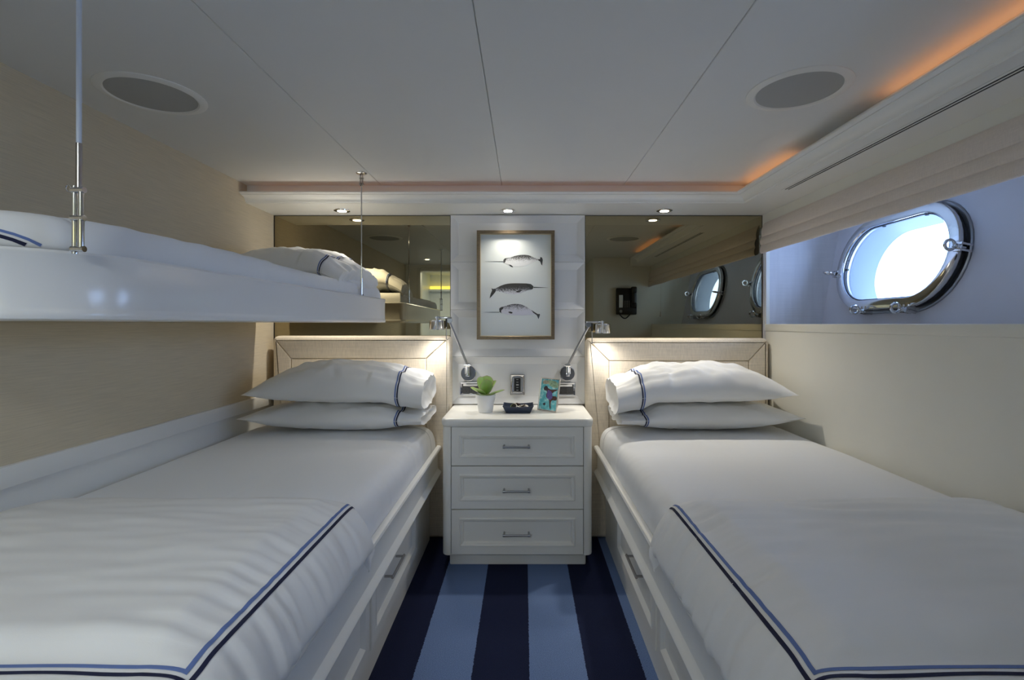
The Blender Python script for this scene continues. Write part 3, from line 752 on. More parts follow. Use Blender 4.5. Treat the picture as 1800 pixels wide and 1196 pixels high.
# ------------------------------------------------------------------ nightstand
t = thing('nightstand', 'white three drawer nightstand with rounded corners between the beds', 'nightstand', (-0.03, 2.44, 0))
xa, xb = -0.372, 0.312
obj('plinth', MB().box(-0.345, 0.288, 2.302, 2.62, 0, 0.0665, 0.006), 'cabinet', t)
def post(sg, x):
    r = 0.030; w_ = 0.0395
    if sg < 0: poly = [(x, 2.62)]+rrect_arc(x+r, 2.25+r, r, PI, 1.5*PI, 8)+[(x+w_, 2.25), (x+w_, 2.62)]
    else: poly = [(x, 2.62), (x-w_, 2.62), (x-w_, 2.25)]+rrect_arc(x-r, 2.25+r, r, 1.5*PI, 2*PI, 8)
    L = []
    for z, ins in ((0.068, 0.006), (0.072, 0.001), (0.074, 0), (0.652, 0)):
        cxm = sum(p[0] for p in poly)/len(poly); cym = 2.44
        L.append([(p[0]+(cxm-p[0])*ins*6, p[1]+(cym-p[1])*ins*0.8, z) for p in poly])
    return MB().loft(L)
obj('corner_post', post(-1, xa), 'cabinet', t); obj('corner_post', post(1, xb), 'cabinet', t)
obj('carcass_back', MB().box(xa+0.0395, xb-0.0395, 2.268, 2.60, 0.068, 0.652), 'darkgap', t, smooth=False)
def topslab():
    L = []
    def ol(ins, z):
        r = 0.036; x0, x1, y0 = -0.378+ins, 0.318-ins, 2.244+ins
        return [(x, y, z) for x, y in [(x0, 2.632)]+rrect_arc(x0+r, y0+r, r, PI, 1.5*PI, 10)+rrect_arc(x1-r, y0+r, r, 1.5*PI, 2*PI, 10)+[(x1, 2.632)]]
    for ins, z in ((0.006, 0.6525), (0.003, 0.655), (0.0015, 0.662), (0, 0.670), (0, 0.678), (0.0015, 0.685), (0.005, 0.689), (0.010, 0.6905), (0.013, 0.6905)): L.append(ol(ins, z))
    return MB().loft(L)
obj('top', topslab(), 'cabinet', t, angle=50)
for z0, z1, hz in ((0.4755, 0.6505, 0.566), (0.2775, 0.4715, 0.366), (0.0705, 0.2735, 0.168)):
    x0, x1 = xa+0.0418, xb-0.0418; cx = (x0+x1)/2; cz = (z0+z1)/2
    fn = lambda u, v, d, cx=cx, cz=cz: (cx+u, 2.252-d, cz+v)
    d = obj('drawer', MB().rects(fn, (x1-x0)/2, (z1-z0)/2, [(0, -0.016), (0, -0.001), (0.0012, 0), (0.036, 0), (0.039, 0.0055), (0.043, 0.0055), (0.046, 0.0), (0.051, -0.001), (0.057, -0.010)]), 'cabinet', t, angle=12)
    mb = MB().cyl((-0.096, 2.226, hz), (0.028, 2.226, hz), 0.0045, n=14)
    for x in (-0.090, 0.022): mb.cyl((x, 2.228, hz), (x, 2.262, hz), 0.0042, n=10).cyl((x-0.005, 2.226, hz), (x+0.005, 2.226, hz), 0.0062, n=14)
    obj('handle', mb, 'satin', d)

# ------------------------------------------------------------------ narwhal print
t = thing('framed_print', 'bronze framed print of three narwhals above the nightstand', 'picture', (-0.043, 2.63, 1.039))
fx0, fx1, fz0, fz1 = -0.248, 0.1614, 1.039, 1.613
fr = lambda u, v, d: ((fx0+fx1)/2+u, 2.630-d, (fz0+fz1)/2+v)
W2, H2 = (fx1-fx0)/2, (fz1-fz0)/2
mb = MB(); L = []
for ins, d in ((0, 0.0), (0, 0.029), (0.001, 0.030), (0.016, 0.030), (0.017, 0.029), (0.017, 0.0)):
    a, b = W2-ins, H2-ins; L.append([fr(-a, -b, d), fr(a, -b, d), fr(a, b, d), fr(-a, b, d)])
mb.loft(L, wrap=True, cap=False); obj('frame', mb, 'gold', t, angle=20)
mb = MB(); L = []
for ins, d in ((0.017, 0.004), (0.017, 0.021), (0.0195, 0.021), (0.0195, 0.004)):
    a, b = W2-ins, H2-ins; L.append([fr(-a, -b, d), fr(a, -b, d), fr(a, b, d), fr(-a, b, d)])
mb.loft(L, wrap=True, cap=False); obj('slip', mb, 'goldlip', t, angle=20)
sheet = obj('print_sheet', MB().prism([(-W2+.0175, -H2+.0175), (W2-.0175, -H2+.0175), (W2-.0175, H2-.0175), (-W2+.0175, H2-.0175)], fr, 0.004, 0.010), 'paper', t, smooth=False)
S_ = (fx1-fx0)/(831-43)
def art(name, body, extras, m):
    f = lambda a, b, d: (fx0+(a-43)*S_, 2.630-d, fz1-(b-57)*S_)
    def tri(mb, poly, d):
        n = len(poly); mb.loft([[f(a, b, 0.010) for a, b in poly], [f(a, b, d) for a, b in poly]])
    mb = MB(); p = chaikin(body+[body[0]], 2)[:-1]; mb.cur = 0; tri(mb, p, 0.0104)
    mb.cur = 1
    for e in extras: tri(mb, e, 0.0106)
    obj(name, mb, [m, 'ink'], sheet, smooth=False)
art('narwhal', [(308, 368), (316, 345), (335, 332), (380, 328), (430, 310), (480, 301), (530, 299), (570, 304), (610, 322), (655, 342), (690, 348), (690, 358), (650, 362), (610, 376), (575, 395), (540, 412), (490, 420), (440, 422), (390, 412), (350, 398), (325, 388)],
    [[(308, 366), (308, 372), (215, 370), (125, 366), (215, 366)], [(365, 398), (385, 402), (408, 418), (408, 427), (385, 420)], [(665, 343), (682, 345), (690, 320), (705, 330), (712, 350), (706, 410), (695, 395), (685, 368), (668, 358)], [(312, 352), (322, 338), (345, 333), (338, 350), (330, 372), (318, 384), (310, 370)]], 'whale_a')
art('narwhal', [(222, 650), (250, 632), (290, 612), (340, 596), (400, 590), (480, 590), (560, 592), (600, 602), (618, 625), (612, 648), (590, 658), (560, 660), (530, 676), (480, 694), (430, 704), (380, 704), (330, 694), (290, 680), (255, 670), (232, 672)],
    [[(618, 627), (618, 637), (700, 635), (775, 634), (700, 630)], [(442, 672), (465, 662), (500, 654), (495, 668), (470, 684), (445, 684)], [(170, 744), (180, 700), (195, 664), (190, 640), (206, 648), (232, 644), (236, 668), (220, 690), (190, 725)], [(540, 591), (590, 598), (617, 620), (610, 648), (590, 654), (575, 630), (550, 615)]], 'whale_b')
art('narwhal', [(270, 868), (268, 845), (290, 830), (320, 826), (370, 808), (420, 800), (470, 801), (510, 812), (545, 828), (575, 850), (600, 868), (640, 895), (660, 905), (655, 912), (620, 905), (570, 912), (520, 918), (460, 918), (400, 914), (350, 910), (300, 896)],
    [[(268, 882), (268, 888), (190, 887), (105, 884), (190, 882)], [(358, 882), (380, 878), (405, 886), (400, 899), (375, 896)], [(592, 860), (630, 885), (662, 904), (682, 902), (683, 915), (668, 956), (660, 935), (650, 915), (615, 890)], [(268, 850), (290, 832), (315, 830), (308, 850), (290, 865), (288, 885), (300, 898), (272, 884)]], 'whale_c')

# ------------------------------------------------------------------ reading lamps
def reading_lamp(sx, bx, bz, ex, ez, hx, hz, lab):
    t = thing('reading_lamp', lab, 'wall lamp', (bx, 2.634, bz))
    mb = MB().lathe([(0.0, 0.006), (0.034, 0.0062), (0.0385, 0.010), (0.0385, 0.022), (0.036, 0.024), (0, 0.024)], (bx, 2.646, bz), (0, -1, 0), 36)
    obj('wall_rose', mb, 'rose', t)
    obj('rose_rim', MB().torus((bx, 2.632, bz), (0, 1, 0), 0.0385, 0.003, 36, 8), 'chrome', t)
    jy = 2.585
    mb = MB().box(bx-.010, bx+.010, jy, 2.624, bz-0.012, bz+0.006, 0.002).cyl((bx, jy+0.008, bz-0.004), (bx, jy+0.008, bz+0.038), 0.009, n=18)
    mb.cyl((bx+sx*0.010, jy+0.008, bz+0.0), (bx+sx*0.010, jy+0.008, bz+0.034), 0.0045, n=12)
    obj('pivot_post', mb, 'chrome', t)
    mb = MB().cyl((bx-0.011, jy+0.008, bz+0.047), (bx+0.011, jy+0.008, bz+0.047), 0.0115, n=20).cyl((bx-0.018, jy+0.008, bz+0.047), (bx+0.018, jy+0.008, bz+0.047), 0.005, n=12)
    obj('lower_knuckle', mb, 'chrome', t)
    ey = 2.50
    obj('arm', MB().cyl((bx+sx*0.002, jy+0.006, bz+0.052), (ex, ey, ez-0.008), 0.0062, 0.0062, n=16), 'satin', t)
    k = obj('upper_knuckle', MB().cyl((ex, ey-0.010, ez), (ex, ey+0.010, ez), 0.0145, n=22), 'satin', t)
    obj('cross_bar', MB().box(min(ex-sx*0.012, hx), max(ex-sx*0.012, hx), ey-0.012, ey+0.012, ez+0.007, ez+0.017, 0.002), 'chrome', t)
    hd = obj('lamp_head', MB().lathe([(0.0, 0.040), (0.034, 0.040), (0.0365, 0.037), (0.0375, -0.006), (0.0365, -0.008), (0.034, -0.008), (0.033, 0.0), (0, 0.004)], (hx, ey, hz-0.018), n=36), 'chrome', t)
    obj('lens', MB().lathe([(0, -0.003), (0.028, -0.002), (0.028, 0.001)], (hx, ey, hz-0.018), n=28), 'lens2', hd)
    obj('stem', MB().cyl((hx-sx*0.008, ey-0.041, hz-0.024), (hx-sx*0.008, ey-0.041, ez+0.018), 0.0062, n=14).box(min(hx-sx*0.014, hx), max(hx-sx*0.002, hx)+0.0, ey-0.041, ey, ez+0.008, ez+0.016), 'chrome', t)
    cx_ = (ex*0.78+hx*0.22)
    sw = obj('switch_pull', MB().cyl((cx_, ey-0.016, ez+0.006), (cx_, ey-0.016, ez-0.034), 0.0042, 0.0040, n=12), 'black', t)
    obj('pull_tip', MB().cyl((cx_, ey-0.016, ez-0.034), (cx_, ey-0.016, ez-0.098), 0.0020, 0.0024, n=10), 'chrome', sw)
    lamp('reading_lamp_light', 'SPOT', (hx, ey, hz-0.030), 2.6, (1.0, 0.96, 0.90), (hx+sx*0.02, ey-0.03, 0), spot_size=math.radians(135), spot_blend=0.8, shadow_soft_size=0.025).parent = None
reading_lamp(-1, -0.295, 0.858, -0.376, 1.140, -0.440, 1.118, 'chrome swing-arm reading lamp at the left headboard')
reading_lamp(1, 0.230, 0.858, 0.326, 1.118, 0.398, 1.100, 'chrome swing-arm reading lamp at the right headboard')

# ------------------------------------------------------------------ sockets and keypad on the panel
def socket(x0, x1, z0, z1, lab):
    t = thing('power_outlet', lab, 'outlet', ((x0+x1)/2, 2.646, z0))
    cx, cz = (x0+x1)/2, (z0+z1)/2; w2, h2 = (x1-x0)/2, (z1-z0)/2
    fn = lambda u, v, d: (cx+u, 2.646-d, cz+v)
    L = []
    for ins, d in ((0, 0), (0, 0.006), (0.001, 0.007), (0.0035, 0.007), (0.0125, 0.0015), (0.0125, 0)):
        a, b = w2-ins, h2-ins*0.9; L.append([fn(-a, -b, d), fn(a, -b, d), fn(a, b, d), fn(-a, b, d)])
    mb = MB(); mb.loft(L, wrap=True, cap=False); obj('tray', mb, 'chrome', t, angle=15)
    obj('face', MB().box(cx-w2+.012, cx+w2-.012, 2.6435, 2.6455, cz-h2+.010, cz+h2-.010), 'outlet', t, smooth=False)
    obj('painted_reflection', MB().box(cx-w2+.018, cx+w2-.018, 2.6400, 2.6435, cz+h2-.022, cz+h2-.011, 0.001, 1), 'white', t)  # white bar painted in for the reflection along the tray's top
    for sg in (-1, 1):
        xx = cx+sg*0.021; zz = cz-0.009
        r = obj('receptacle', MB().box(xx-.0155, xx+.0155, 2.6405, 2.6435, zz-.015, zz+.015, 0.002, 1), 'outlet', t)
        mb = MB().box(xx-.0072, xx-.0052, 2.6398, 2.6406, zz+.000, zz+.009).box(xx+.0052, xx+.0072, 2.6398, 2.6406, zz+.001, zz+.008).cyl((xx, 2.6406, zz-.006), (xx, 2.6398, zz-.006), .0026, n=10)
        obj('slots', mb, 'black', r, smooth=False)
socket(-0.342, -0.230, 0.7405, 0.811, 'chrome-framed double power outlet below the left reading lamp')
socket(0.163, 0.2755, 0.7355, 0.808, 'chrome-framed double power outlet behind the photo frame')
t = thing('control_keypad', 'chrome framed black control keypad centred above the nightstand', 'control panel', (-0.035, 2.646, 0.7415))
fn = lambda u, v, d: (-0.035+u, 2.646-d, 0.796+v)
mb = MB(); L = []
for ins, d in ((0, 0), (0, 0.008), (0.001, 0.009), (0.003, 0.009), (0.0125, 0.001), (0.0125, 0)):
    a, b = 0.0378-ins, 0.0545-ins*1.1; L.append([fn(-a, -b, d), fn(a, -b, d), fn(a, b, d), fn(-a, b, d)])
mb.loft(L, wrap=True, cap=False); obj('tray', mb, 'chrome', t, angle=15)
obj('bezel', MB().box(-0.035-.0245, -0.035+.0245, 2.6405, 2.6455, 0.757, 0.835, 0.001, 1), 'chrome', t)
kp = obj('key_plate', MB().box(-0.035-.0165, -0.035+.0165, 2.6385, 2.6405, 0.760, 0.832, 0.001, 1), 'black', t)
for k in range(5):
    z = 0.824-k*0.014
    obj('key', MB().box(-0.035-.0075, -0.035+.0075, 2.6372, 2.6386, z-.0035, z+.0035, 0.001, 1), 'grey' if k == 2 else 'black', kp)
    obj('key_mark', MB().box(-0.035-.0055, -0.035+.0055, 2.6369, 2.6372, z-.0008, z+.0008), 'white', kp, smooth=False)

# ------------------------------------------------------------------ things on the nightstand
ZN = 0.6908
t = thing('potted_plant', 'paddle-leaf succulent in a white ceramic pot on the nightstand', 'plant', (-0.187, 2.415, ZN))
obj('pot', MB().lathe([(0, 0.0), (0.033, 0.0), (0.0350, 0.003), (0.0405, 0.045), (0.0455, 0.060), (0.0475, 0.068), (0.0485, 0.085), (0.0470, 0.087), (0.0440, 0.085), (0.0425, 0.074), (0, 0.072)], (-0.187, 2.415, ZN), n=40), 'ceramic', t)
obj('soil', MB().lathe([(0, 0.078), (0.03, 0.077), (0.0425, 0.074), (0.0425, 0.070)], (-0.187, 2.415, ZN), n=24), 'soil', t)
def leaf(az, el, ln, wd, cup, h0):
    """paddle leaf: az heading, el elevation of the midrib"""
    n, k = 14, 9; V = []; E = []
    d = Vector((math.cos(az)*math.cos(el), math.sin(az)*math.cos(el), math.sin(el))); sd = Vector((-math.sin(az), math.cos(az), 0)); up = d.cross(sd)*-1
    if up.z < 0: up = -up
    o = Vector((-0.187, 2.415, ZN+h0))
    F = []
    for s_ in (0, 1):
        for i in range(n+1):
            f = i/n; ww = wd*(math.sqrt(max(0.0, 1-((f-0.58)/0.421)**2)) if f > 0.58 else 0.30+0.70*math.sin(PI/2*f/0.58))
            for j in range(k):
                g_ = -1+2*j/(k-1)
                th = 0.0022*(1-abs(g_)**3)*(1-f**4)*(1 if s_ else -1)
                p = o+d*(ln*f)+sd*(ww*g_)+up*(cup*(g_*g_*ww/wd+0.6*f*f)+th); V.append(p); E.append(max(abs(g_)**2*1.0, f**5))
    q = k
    for s_ in (0, 1):
        b = s_*(n+1)*k
        for i in range(n):
            for j in range(k-1): F.append((b+i*k+j, b+i*k+j+1, b+(i+1)*k+j+1, b+(i+1)*k+j))
    for i in range(n):
        for j in (0, k-1): F.append((i*k+j, (i+1)*k+j, (n+1)*k+(i+1)*k+j, (n+1)*k+i*k+j))
    for i in (0, n):
        for j in range(k-1): F.append((i*k+j, i*k+j+1, (n+1)*k+i*k+j+1, (n+1)*k+i*k+j))
    o_ = obj('leaf', MB().add(V, F), 'leaf', t, angle=60)
    if len(o_.data.vertices) == len(E):
        at = o_.data.attributes.new('edge', 'FLOAT', 'POINT'); at.data.foreach_set('value', E)
R_ = math.radians
leaf(R_(172), R_(24), 0.086, 0.030, 0.007, 0.080)
leaf(R_(140), R_(64), 0.098, 0.040, 0.008, 0.080)
leaf(R_(85), R_(66), 0.100, 0.036, 0.004, 0.082)
leaf(R_(-75), R_(70), 0.088, 0.031, -0.006, 0.082)
leaf(R_(20), R_(50), 0.090, 0.036, 0.008, 0.080)
leaf(R_(2), R_(15), 0.098, 0.026, 0.005, 0.079)
leaf(R_(-95), R_(6), 0.058, 0.032, 0.004, 0.083)
leaf(R_(-140), R_(30), 0.080, 0.032, 0.006, 0.081)
leaf(R_(-40), R_(10), 0.062, 0.028, 0.005, 0.080)

# valet tray: base plus four flared sides, loose in the corners
tx, ty = -0.028, 2.432
t = thing('valet_tray', 'navy leather valet tray holding a watch on the nightstand', 'tray', (tx, ty, ZN))
bw, bd, fl, hh = 0.059, 0.046, 0.016, 0.034
obj('base', MB().box(tx-bw, tx+bw, ty-bd, ty+bd, ZN, ZN+0.003, 0.001, 1), 'leather', t)
obj('lining', MB().box(tx-bw+.003, tx+bw-.003, ty-bd+.003, ty+bd-.003, ZN+0.003, ZN+0.0042), 'brownin', t, smooth=False)
def flap(ax, sg):
    L = []
    for i in range(9):
        f = -1+2*i/8
        row = []
        for hgt, side_ in ((0, 0), (1, 0), (1, 1), (0, 1)):
            ext = (bw if ax == 'y' else bd)+fl*hgt*1.0
            outw = (bd if ax == 'y' else bw)+fl*hgt*(1-0.30*f**6)-0.0028*side_
            z = ZN+0.001+hh*hgt*(1-0.16*(1-f**2)*1.0)+0.001*side_
            p = (tx+f*ext, ty+sg*outw, z) if ax == 'y' else (tx+sg*outw, ty+f*ext, z)
            row.append(p)
        L.append(row)
    obj('side_flap', MB().loft(L), 'leather', t, angle=40)
for ax, sg in (('y', -1), ('y', 1), ('x', -1), ('x', 1)): flap(ax, sg)
t = thing('wristwatch', 'silver link wristwatch lying in the navy tray', 'watch', (tx+0.01, ty, ZN+0.0042))
zc = ZN+0.026
case_o = obj('watch_case', MB().cyl((tx-0.018, ty-0.008, zc-0.006), (tx-0.022, ty-0.016, zc+0.002), 0.017, n=28), 'silver', t)
obj('dial', MB().cyl((tx-0.0222, ty-0.0164, zc+0.0024), (tx-0.0225, ty-0.0170, zc+0.003), 0.0135, n=28), 'black', case_o)
band = MB(); link = [];
for i in range(22):
    a = 2*PI*i/22; c = (tx+0.012+0.034*math.cos(a), ty+0.002+0.026*math.sin(a), zc-0.008+0.004*math.sin(a*2))
    band.box(c[0]-.0045, c[0]+.0045, c[1]-.0042, c[1]+.0042, c[2]-.008, c[2]+.008, 0.0015, 1)
obj('bracelet', band, 'silver', t)
tag(obj('leather_strap', MB().tube([(tx-.02+0.055*f, ty+0.030+0.006*math.sin(f*5), ZN+0.026+0.006*math.sin(f*7)) for f in [i/14 for i in range(15)]], 0.0045, 8), 'brownin', loc=(tx, ty+0.03, ZN+0.02)), 'brown curved strap lying at the back of the navy tray', 'strap')

# photo frame leaning back on its strut
t = thing('photo_frame', 'silver framed snorkelling photo standing on the nightstand', 'photo frame', (0.112, 2.422, ZN), rotz=R_(-41))
lean = R_(11); fw, fh = 0.059, 0.081
def pf(u, v, d):   # local frame: u across, v up along the leaning face, d forward
    return (u, -d*math.cos(lean)+(v+fh)*math.sin(lean), 0.003+(v+fh)*math.cos(lean)+d*math.sin(lean))
mb = MB(); L = []
for ins, d in ((0, -0.005), (0, 0.003), (0.001, 0.004), (0.004, 0.004), (0.006, 0.0025), (0.006, -0.005)):
    L.append([pf(-fw+ins, -fh+ins, d), pf(fw-ins, -fh+ins, d), pf(fw-ins, fh-ins, d), pf(-fw+ins, fh-ins, d)])
mb.loft(L, wrap=True, cap=False); obj('frame', mb, 'silver', t, angle=20, local=True)
obj('back_board', MB().prism([(-fw+.002, -fh+.002), (fw-.002, -fh+.002), (fw-.002, fh-.002), (-fw+.002, fh-.002)], pf, -0.006, -0.0045), 'brownin', t, local=True, smooth=False)
ph = obj('photograph', MB().prism([(-fw+.0055, -fh+.0055), (fw-.0055, -fh+.0055), (fw-.0055, fh-.0055), (-fw+.0055, fh-.0055)], pf, -0.0045, 0.0), 'water', t, local=True, smooth=False)
def pic(name, poly, m, d):   # poly in 0..1 of the picture, v down
    q = [(-fw+.006+u*(2*fw-.012), fh-.006-v*(2*fh-.012)) for u, v in chaikin(poly+[poly[0]], 2)[:-1]]
    obj(name, MB().prism(q, pf, -0.0004, d), m, ph, local=True, smooth=False)
pic('shallows_print', [(0.35, 0.02), (0.98, 0.06), (0.98, 0.28), (0.7, 0.26), (0.45, 0.2), (0.38, 0.1)], 'palegreen', 0.0003)
pic('fish_print', [(0.06, 0.10), (0.2, 0.03), (0.42, 0.06), (0.5, 0.14), (0.3, 0.17), (0.1, 0.17)], 'fish', 0.0004)
pic('swimmer_print', [(0.3, 0.26), (0.45, 0.30), (0.6, 0.34), (0.96, 0.30), (0.96, 0.34), (0.7, 0.42), (0.68, 0.55), (0.98, 0.52), (0.98, 0.68), (0.7, 0.66), (0.66, 0.8), (0.72, 0.95), (0.64, 0.96), (0.58, 0.78), (0.55, 0.66), (0.36, 0.6), (0.34, 0.5), (0.4, 0.42), (0.3, 0.36)], 'skin', 0.0005)
pic('swimsuit_print', [(0.42, 0.36), (0.56, 0.36), (0.7, 0.44), (0.74, 0.60), (0.6, 0.68), (0.42, 0.62), (0.38, 0.52)], 'suit', 0.0006)
pic('hair_print', [(0.16, 0.30), (0.25, 0.22), (0.38, 0.24), (0.42, 0.32), (0.34, 0.38), (0.2, 0.38)], 'hair', 0.0006)
pic('rock_print', [(0.2, 0.82), (0.34, 0.76), (0.38, 0.83), (0.3, 0.88)], 'hair', 0.0005)
obj('strut', MB().prism([(-0.018, -fh+.002), (0.018, -fh+.002), (0.010, 0.03), (-0.010, 0.03)], lambda u, v, d: (u, 0.060-(v+fh)*0.32+d, 0.0005+(v+fh)*0.985), 0, 0.003), 'brownin', t, local=True, smooth=False)

# ------------------------------------------------------------------ hanging bunk
def bunk_outline(ins=0.0, ybeg=0.75, yend=2.48, n=10):
    r1, r0 = 0.03, 0.21
    xo0, xo1 = -0.735, -0.686
    p = [(XL+0.006+ins*0.2, yend-ins)]
    p += [(xo1-r1+max(r1-ins, .004)*math.cos(a), yend-r1+max(r1-ins, .004)*math.sin(a)) for a in [PI/2-PI/2*i/6 for i in range(7)]]
    for k in range(1, 20):
        f = k/20; y = yend-r1+(ybeg+r0-(yend-r1))*f; p.append((xo1+(xo0-xo1)*f**0.8-ins, y))
    p += [(xo0-r0+(r0-ins)*math.cos(a), ybeg+r0+(r0-ins)*math.sin(a)) for a in [-PI/2*i/n for i in range(n+1)]]
    p += [(XL+0.006+ins*0.2, ybeg+ins)]
    return p
t = thing('hanging_bunk', 'glossy white upper bunk with rounded corner hung above the left bed', 'bunk bed', (-1.0, 1.6, 1.127))
pr = [(0.004, 1.1275), (0.0015, 1.129), (0.0, 1.133), (0.0, 1.140), (0.002, 1.1435), (0.003, 1.148), (0.003, 1.232), (0.001, 1.236), (0.0005, 1.240), (0.003, 1.2445), (0.012, 1.2455), (0.019, 1.244), (0.022, 1.238), (0.022, 1.1275)]
obj('fascia', MB().loft([[(x, y, z) for x, y in bunk_outline(i)] for i, z in pr]+[[(x, y, pr[0][1]) for x, y in bunk_outline(pr[0][0])]], cap=False, close=False), 'gloss', t, angle=30)
obj('bunk_pan', MB().loft([[(x, y, z) for x, y in bunk_outline(0.005)] for z in (1.1278, 1.150)]), 'lacquer', t)
obj('wall_batten', MB().box(XL+0.001, XL+0.02, 0.76, 2.47, 1.150, 1.20), 'lacquer', t)

def dens(p, step):
    q = []
    for a, b in zip(p, p[1:]+p[:1]):
        n = max(1, int(math.hypot(b[0]-a[0], b[1]-a[1])/step))
        for i in range(n): q.append((a[0]+(b[0]-a[0])*i/n, a[1]+(b[1]-a[1])*i/n))
    return q
def pad(outline, cx, cy, z0, z1, r, disp, rings=16, out=0.0):
    """a soft pad on a rounded outline"""
    ol = dens(outline, 0.012); L = []
    lev = [(-0.006+out, z0), (0.0+out, z0+0.008), (0.004+out, z0+(z1-z0)*0.3), (0.004+out, z1-r)]
    lev += [(0.004+out-r*(1-math.cos(a)), z1-r+r*math.sin(a)) for a in [PI/2*i/6 for i in range(1, 7)]]
    def at(p, off):
        v = Vector((p[0]-cx, p[1]-cy)); l = v.length; return (p[0]+v.x/l*off, p[1]+v.y/l*off)
    for o_, z in lev:
        L.append([(*at(p, o_), z) for p in ol])
    base = L[-1]
    for k in range(1, rings):
        f = k/rings; L.append([(q[0]+(cx-q[0])*f, q[1]+(cy-q[1])*f, z1) for q in base])
    L = [[(q[0]+disp(*q)[0], q[1]+disp(*q)[1], q[2]+disp(*q)[2]) for q in l] for l in L]
    return L
def bd_(x, y, z):
    top = max(0, min(1, (z-1.20)/0.08))
    s_ = 0.004*nz(x*4, y*7, 2)+0.0035*nz(x*6, y*26, z*8)
    return (s_*0.8*top, 0.0, top*(0.008*nz(x*3, y*2.2, 5)+0.003*nz(x*5, y*17, 8)+0.012*math.exp(-((y-1.35)/0.5)**2)))
ol = bunk_outline(0.034)
L = pad(ol, -1.0, 1.6, 1.1505, 1.302, 0.05, bd_)
tag(obj('bunk_mattress', MB().loft(L), 'cotton2', loc=(-1.0, 1.6, 1.1505), angle=80), 'white sheeted mattress in the hanging bunk', 'mattress')
ol2 = [p for p in bunk_outline(0.030, n=16) if p[1] < 1.0]
ol2 = [(XL+0.012, 0.96), (-1.0, 0.93), (-0.86, 0.895), (-0.795, 0.875)]+[p for p in bunk_outline(0.030, n=16) if p[1] < 0.862]
def bd2(x, y, z):
    k = max(0, min(1, (z-1.24)/0.06)); return (0.004*nz(x*5, y*9, 1)*k, 0.004*nz(x*6, y*6, 4)*k, k*(0.010*nz(x*3.5, y*4, 7)+0.003*nz(x*9, y*14, 3)))
cy2 = 0.845
L = pad(ol2, -1.06, cy2, 1.247, 1.312, 0.040, bd2, rings=10, out=0.006)
dv = tag(obj('bunk_duvet', MB().loft(L), 'cotton', loc=(-1.06, cy2, 1.247), angle=80), 'white duvet with navy and blue border at the foot of the hanging bunk', 'duvet')
def edge_ribbon(L, z0, z1):
    """a ribbon on the pad's skin between two heights, dipping to the bunk's rim round the corner"""
    out = []
    for j in range(len(L[0])):
        x, y, z = L[2][j]
        if y > 0.845 or x < XL+0.03: continue
        dip = 0.030*max(0, (y-0.775)/0.060)**1.4
        row = []
        for zt in (z0, z1):
            zz = zt-dip
            for a, b in zip(L[:-1], L[1:]):
                if a[j][2] <= zz <= b[j][2] or a is L[8]:
                    f = min(1, max(0, (zz-a[j][2])/max(1e-6, b[j][2]-a[j][2]))); p = Vector(a[j])*(1-f)+Vector(b[j])*f; break
            else: p = Vector(L[0][j])
            v = Vector((p.x+1.06, p.y-cy2, 0.10)).normalized(); row.append(p+v*0.002)
        out.append(row)
    return MB().loft(out, cap=False, close=False)
obj('navy_stripe', edge_ribbon(L, 1.268, 1.2735), 'navy', dv, recalc=False)
obj('blue_stripe', edge_ribbon(L, 1.2775, 1.282), 'blue', dv, recalc=False)
pillow('white pillow with navy stripes lying in the hanging bunk', -1.03, 2.225, 1.352, 0.60, 0.44, 0.110, 0.045, 1, tilt=0.06, yaw=-0.07, seed=41, hemdrop=0.05)

# hanging rods
t = thing('bunk_hanger', 'thick white hanging rod with steel fork at the near end of the bunk', 'hanger', (-0.748, 0.832, 1.235))
hx, hy = -0.748, 0.832
obj('sleeve', MB().cyl((hx, hy, 1.422), (hx, hy, ZC-0.004), 0.0038, n=14), 'rod', t)
obj('swage', MB().cyl((hx, hy, 1.345), (hx, hy, 1.424), 0.0046, n=14), 'nickel', t)
mb = MB().cyl((hx-0.007, hy, 1.238), (hx-0.007, hy, 1.352), 0.0044, n=12).cyl((hx+0.0055, hy-0.002, 1.300), (hx+0.0055, hy-0.002, 1.345), 0.0042, n=12).cyl((hx+0.0055, hy-0.002, 1.243), (hx+0.0055, hy-0.002, 1.296), 0.0046, n=12)
for z in (1.345, 1.298, 1.246): mb.cyl((hx-0.010, hy-0.002, z), (hx+0.011, hy-0.002, z), 0.0052, n=12)
obj('toggle_fork', mb, 'steel', t)
obj('pin_ring', MB().torus((hx-0.014, hy-0.004, 1.347), (0.3, 1, 0.2), 0.0055, 0.0009, 18, 6), 'steel', t)
obj('ceiling_plate', MB().lathe([(0, -0.005), (0.018, -0.005), (0.024, -0.002), (0.024, 0)], (hx, hy, ZC), n=24), 'steel', t)
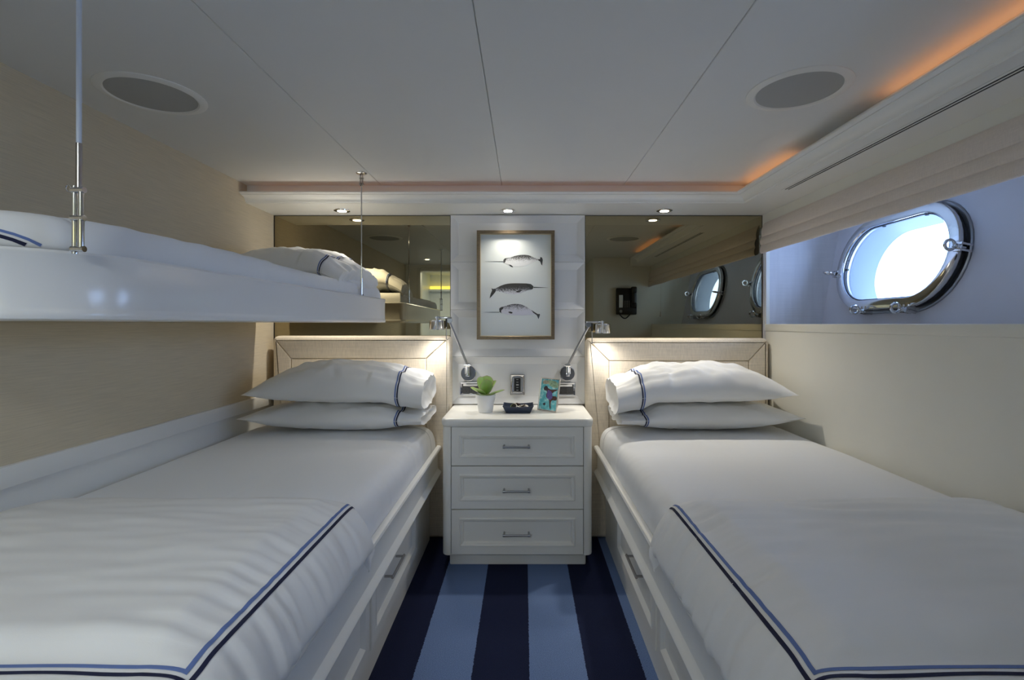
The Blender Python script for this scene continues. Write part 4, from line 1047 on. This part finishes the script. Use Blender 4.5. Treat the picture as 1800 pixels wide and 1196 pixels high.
t = thing('bunk_hanger', 'thin steel hanging rod from ceiling plate near the bunk pillow', 'hanger', (-0.722, 2.20, 1.235))
hx, hy = -0.722, 2.20
obj('ceiling_plate', MB().lathe([(0, -0.008), (0.018, -0.007), (0.024, -0.003), (0.0245, 0)], (hx, hy, ZC), n=24), 'steel', t)
obj('fork', MB().box(hx-.006, hx-.003, hy-.006, hy+.006, 1.735, 1.786).box(hx+.003, hx+.006, hy-.006, hy+.006, 1.735, 1.786).cyl((hx-.009, hy, 1.768), (hx+.009, hy, 1.768), .004, n=10).cyl((hx-.009, hy, 1.742), (hx+.009, hy, 1.742), .005, n=10), 'nickel', t)
obj('rod', MB().cyl((hx, hy, 1.330), (hx, hy, 1.745), 0.0026, n=10), 'steel', t)
obj('lower_fork', MB().cyl((hx, hy, 1.238), (hx, hy, 1.335), 0.0048, n=12).cyl((hx-.008, hy, 1.25), (hx+.008, hy, 1.25), 0.004, n=10), 'chrome', t)

# ------------------------------------------------------------------ telephone on the wall behind (seen in the mirror)
t = thing('telephone', 'black wall telephone with coiled handset cord, seen in the right mirror', 'telephone', (1.03, PH, 1.206))
obj('body', MB().box(0.925, 1.128, PH, PH+0.045, 1.215, 1.480, 0.008), 'black', t)
h = obj('handset', MB().box(1.070, 1.118, PH+0.045, PH+0.075, 1.29, 1.488, 0.012).box(1.066, 1.122, PH+0.045, PH+0.088, 1.43, 1.492, 0.012).box(1.066, 1.122, PH+0.045, PH+0.088, 1.285, 1.335, 0.012), 'black', t)
obj('name_card', MB().box(0.95, 0.988, PH+0.045, PH+0.048, 1.285, 1.41, 0.001, 1), 'white', t)
for i in range(3):
    for j in range(4): obj('key', MB().box(1.004+i*.021, 1.014+i*.021, PH+0.045, PH+0.049, 1.288+j*.018, 1.298+j*.018, 0.001, 1), 'grey', t)
obj('dial_knob', MB().cyl((0.968, PH+0.045, 1.247), (0.968, PH+0.052, 1.247), 0.015, n=20), 'grey', t)
obj('cord', MB().tube([(0.955+0.11*f, PH+0.03, 1.222-0.045*math.sin(PI*f)) for f in [i/16 for i in range(17)]], 0.006, 8), 'black', t)
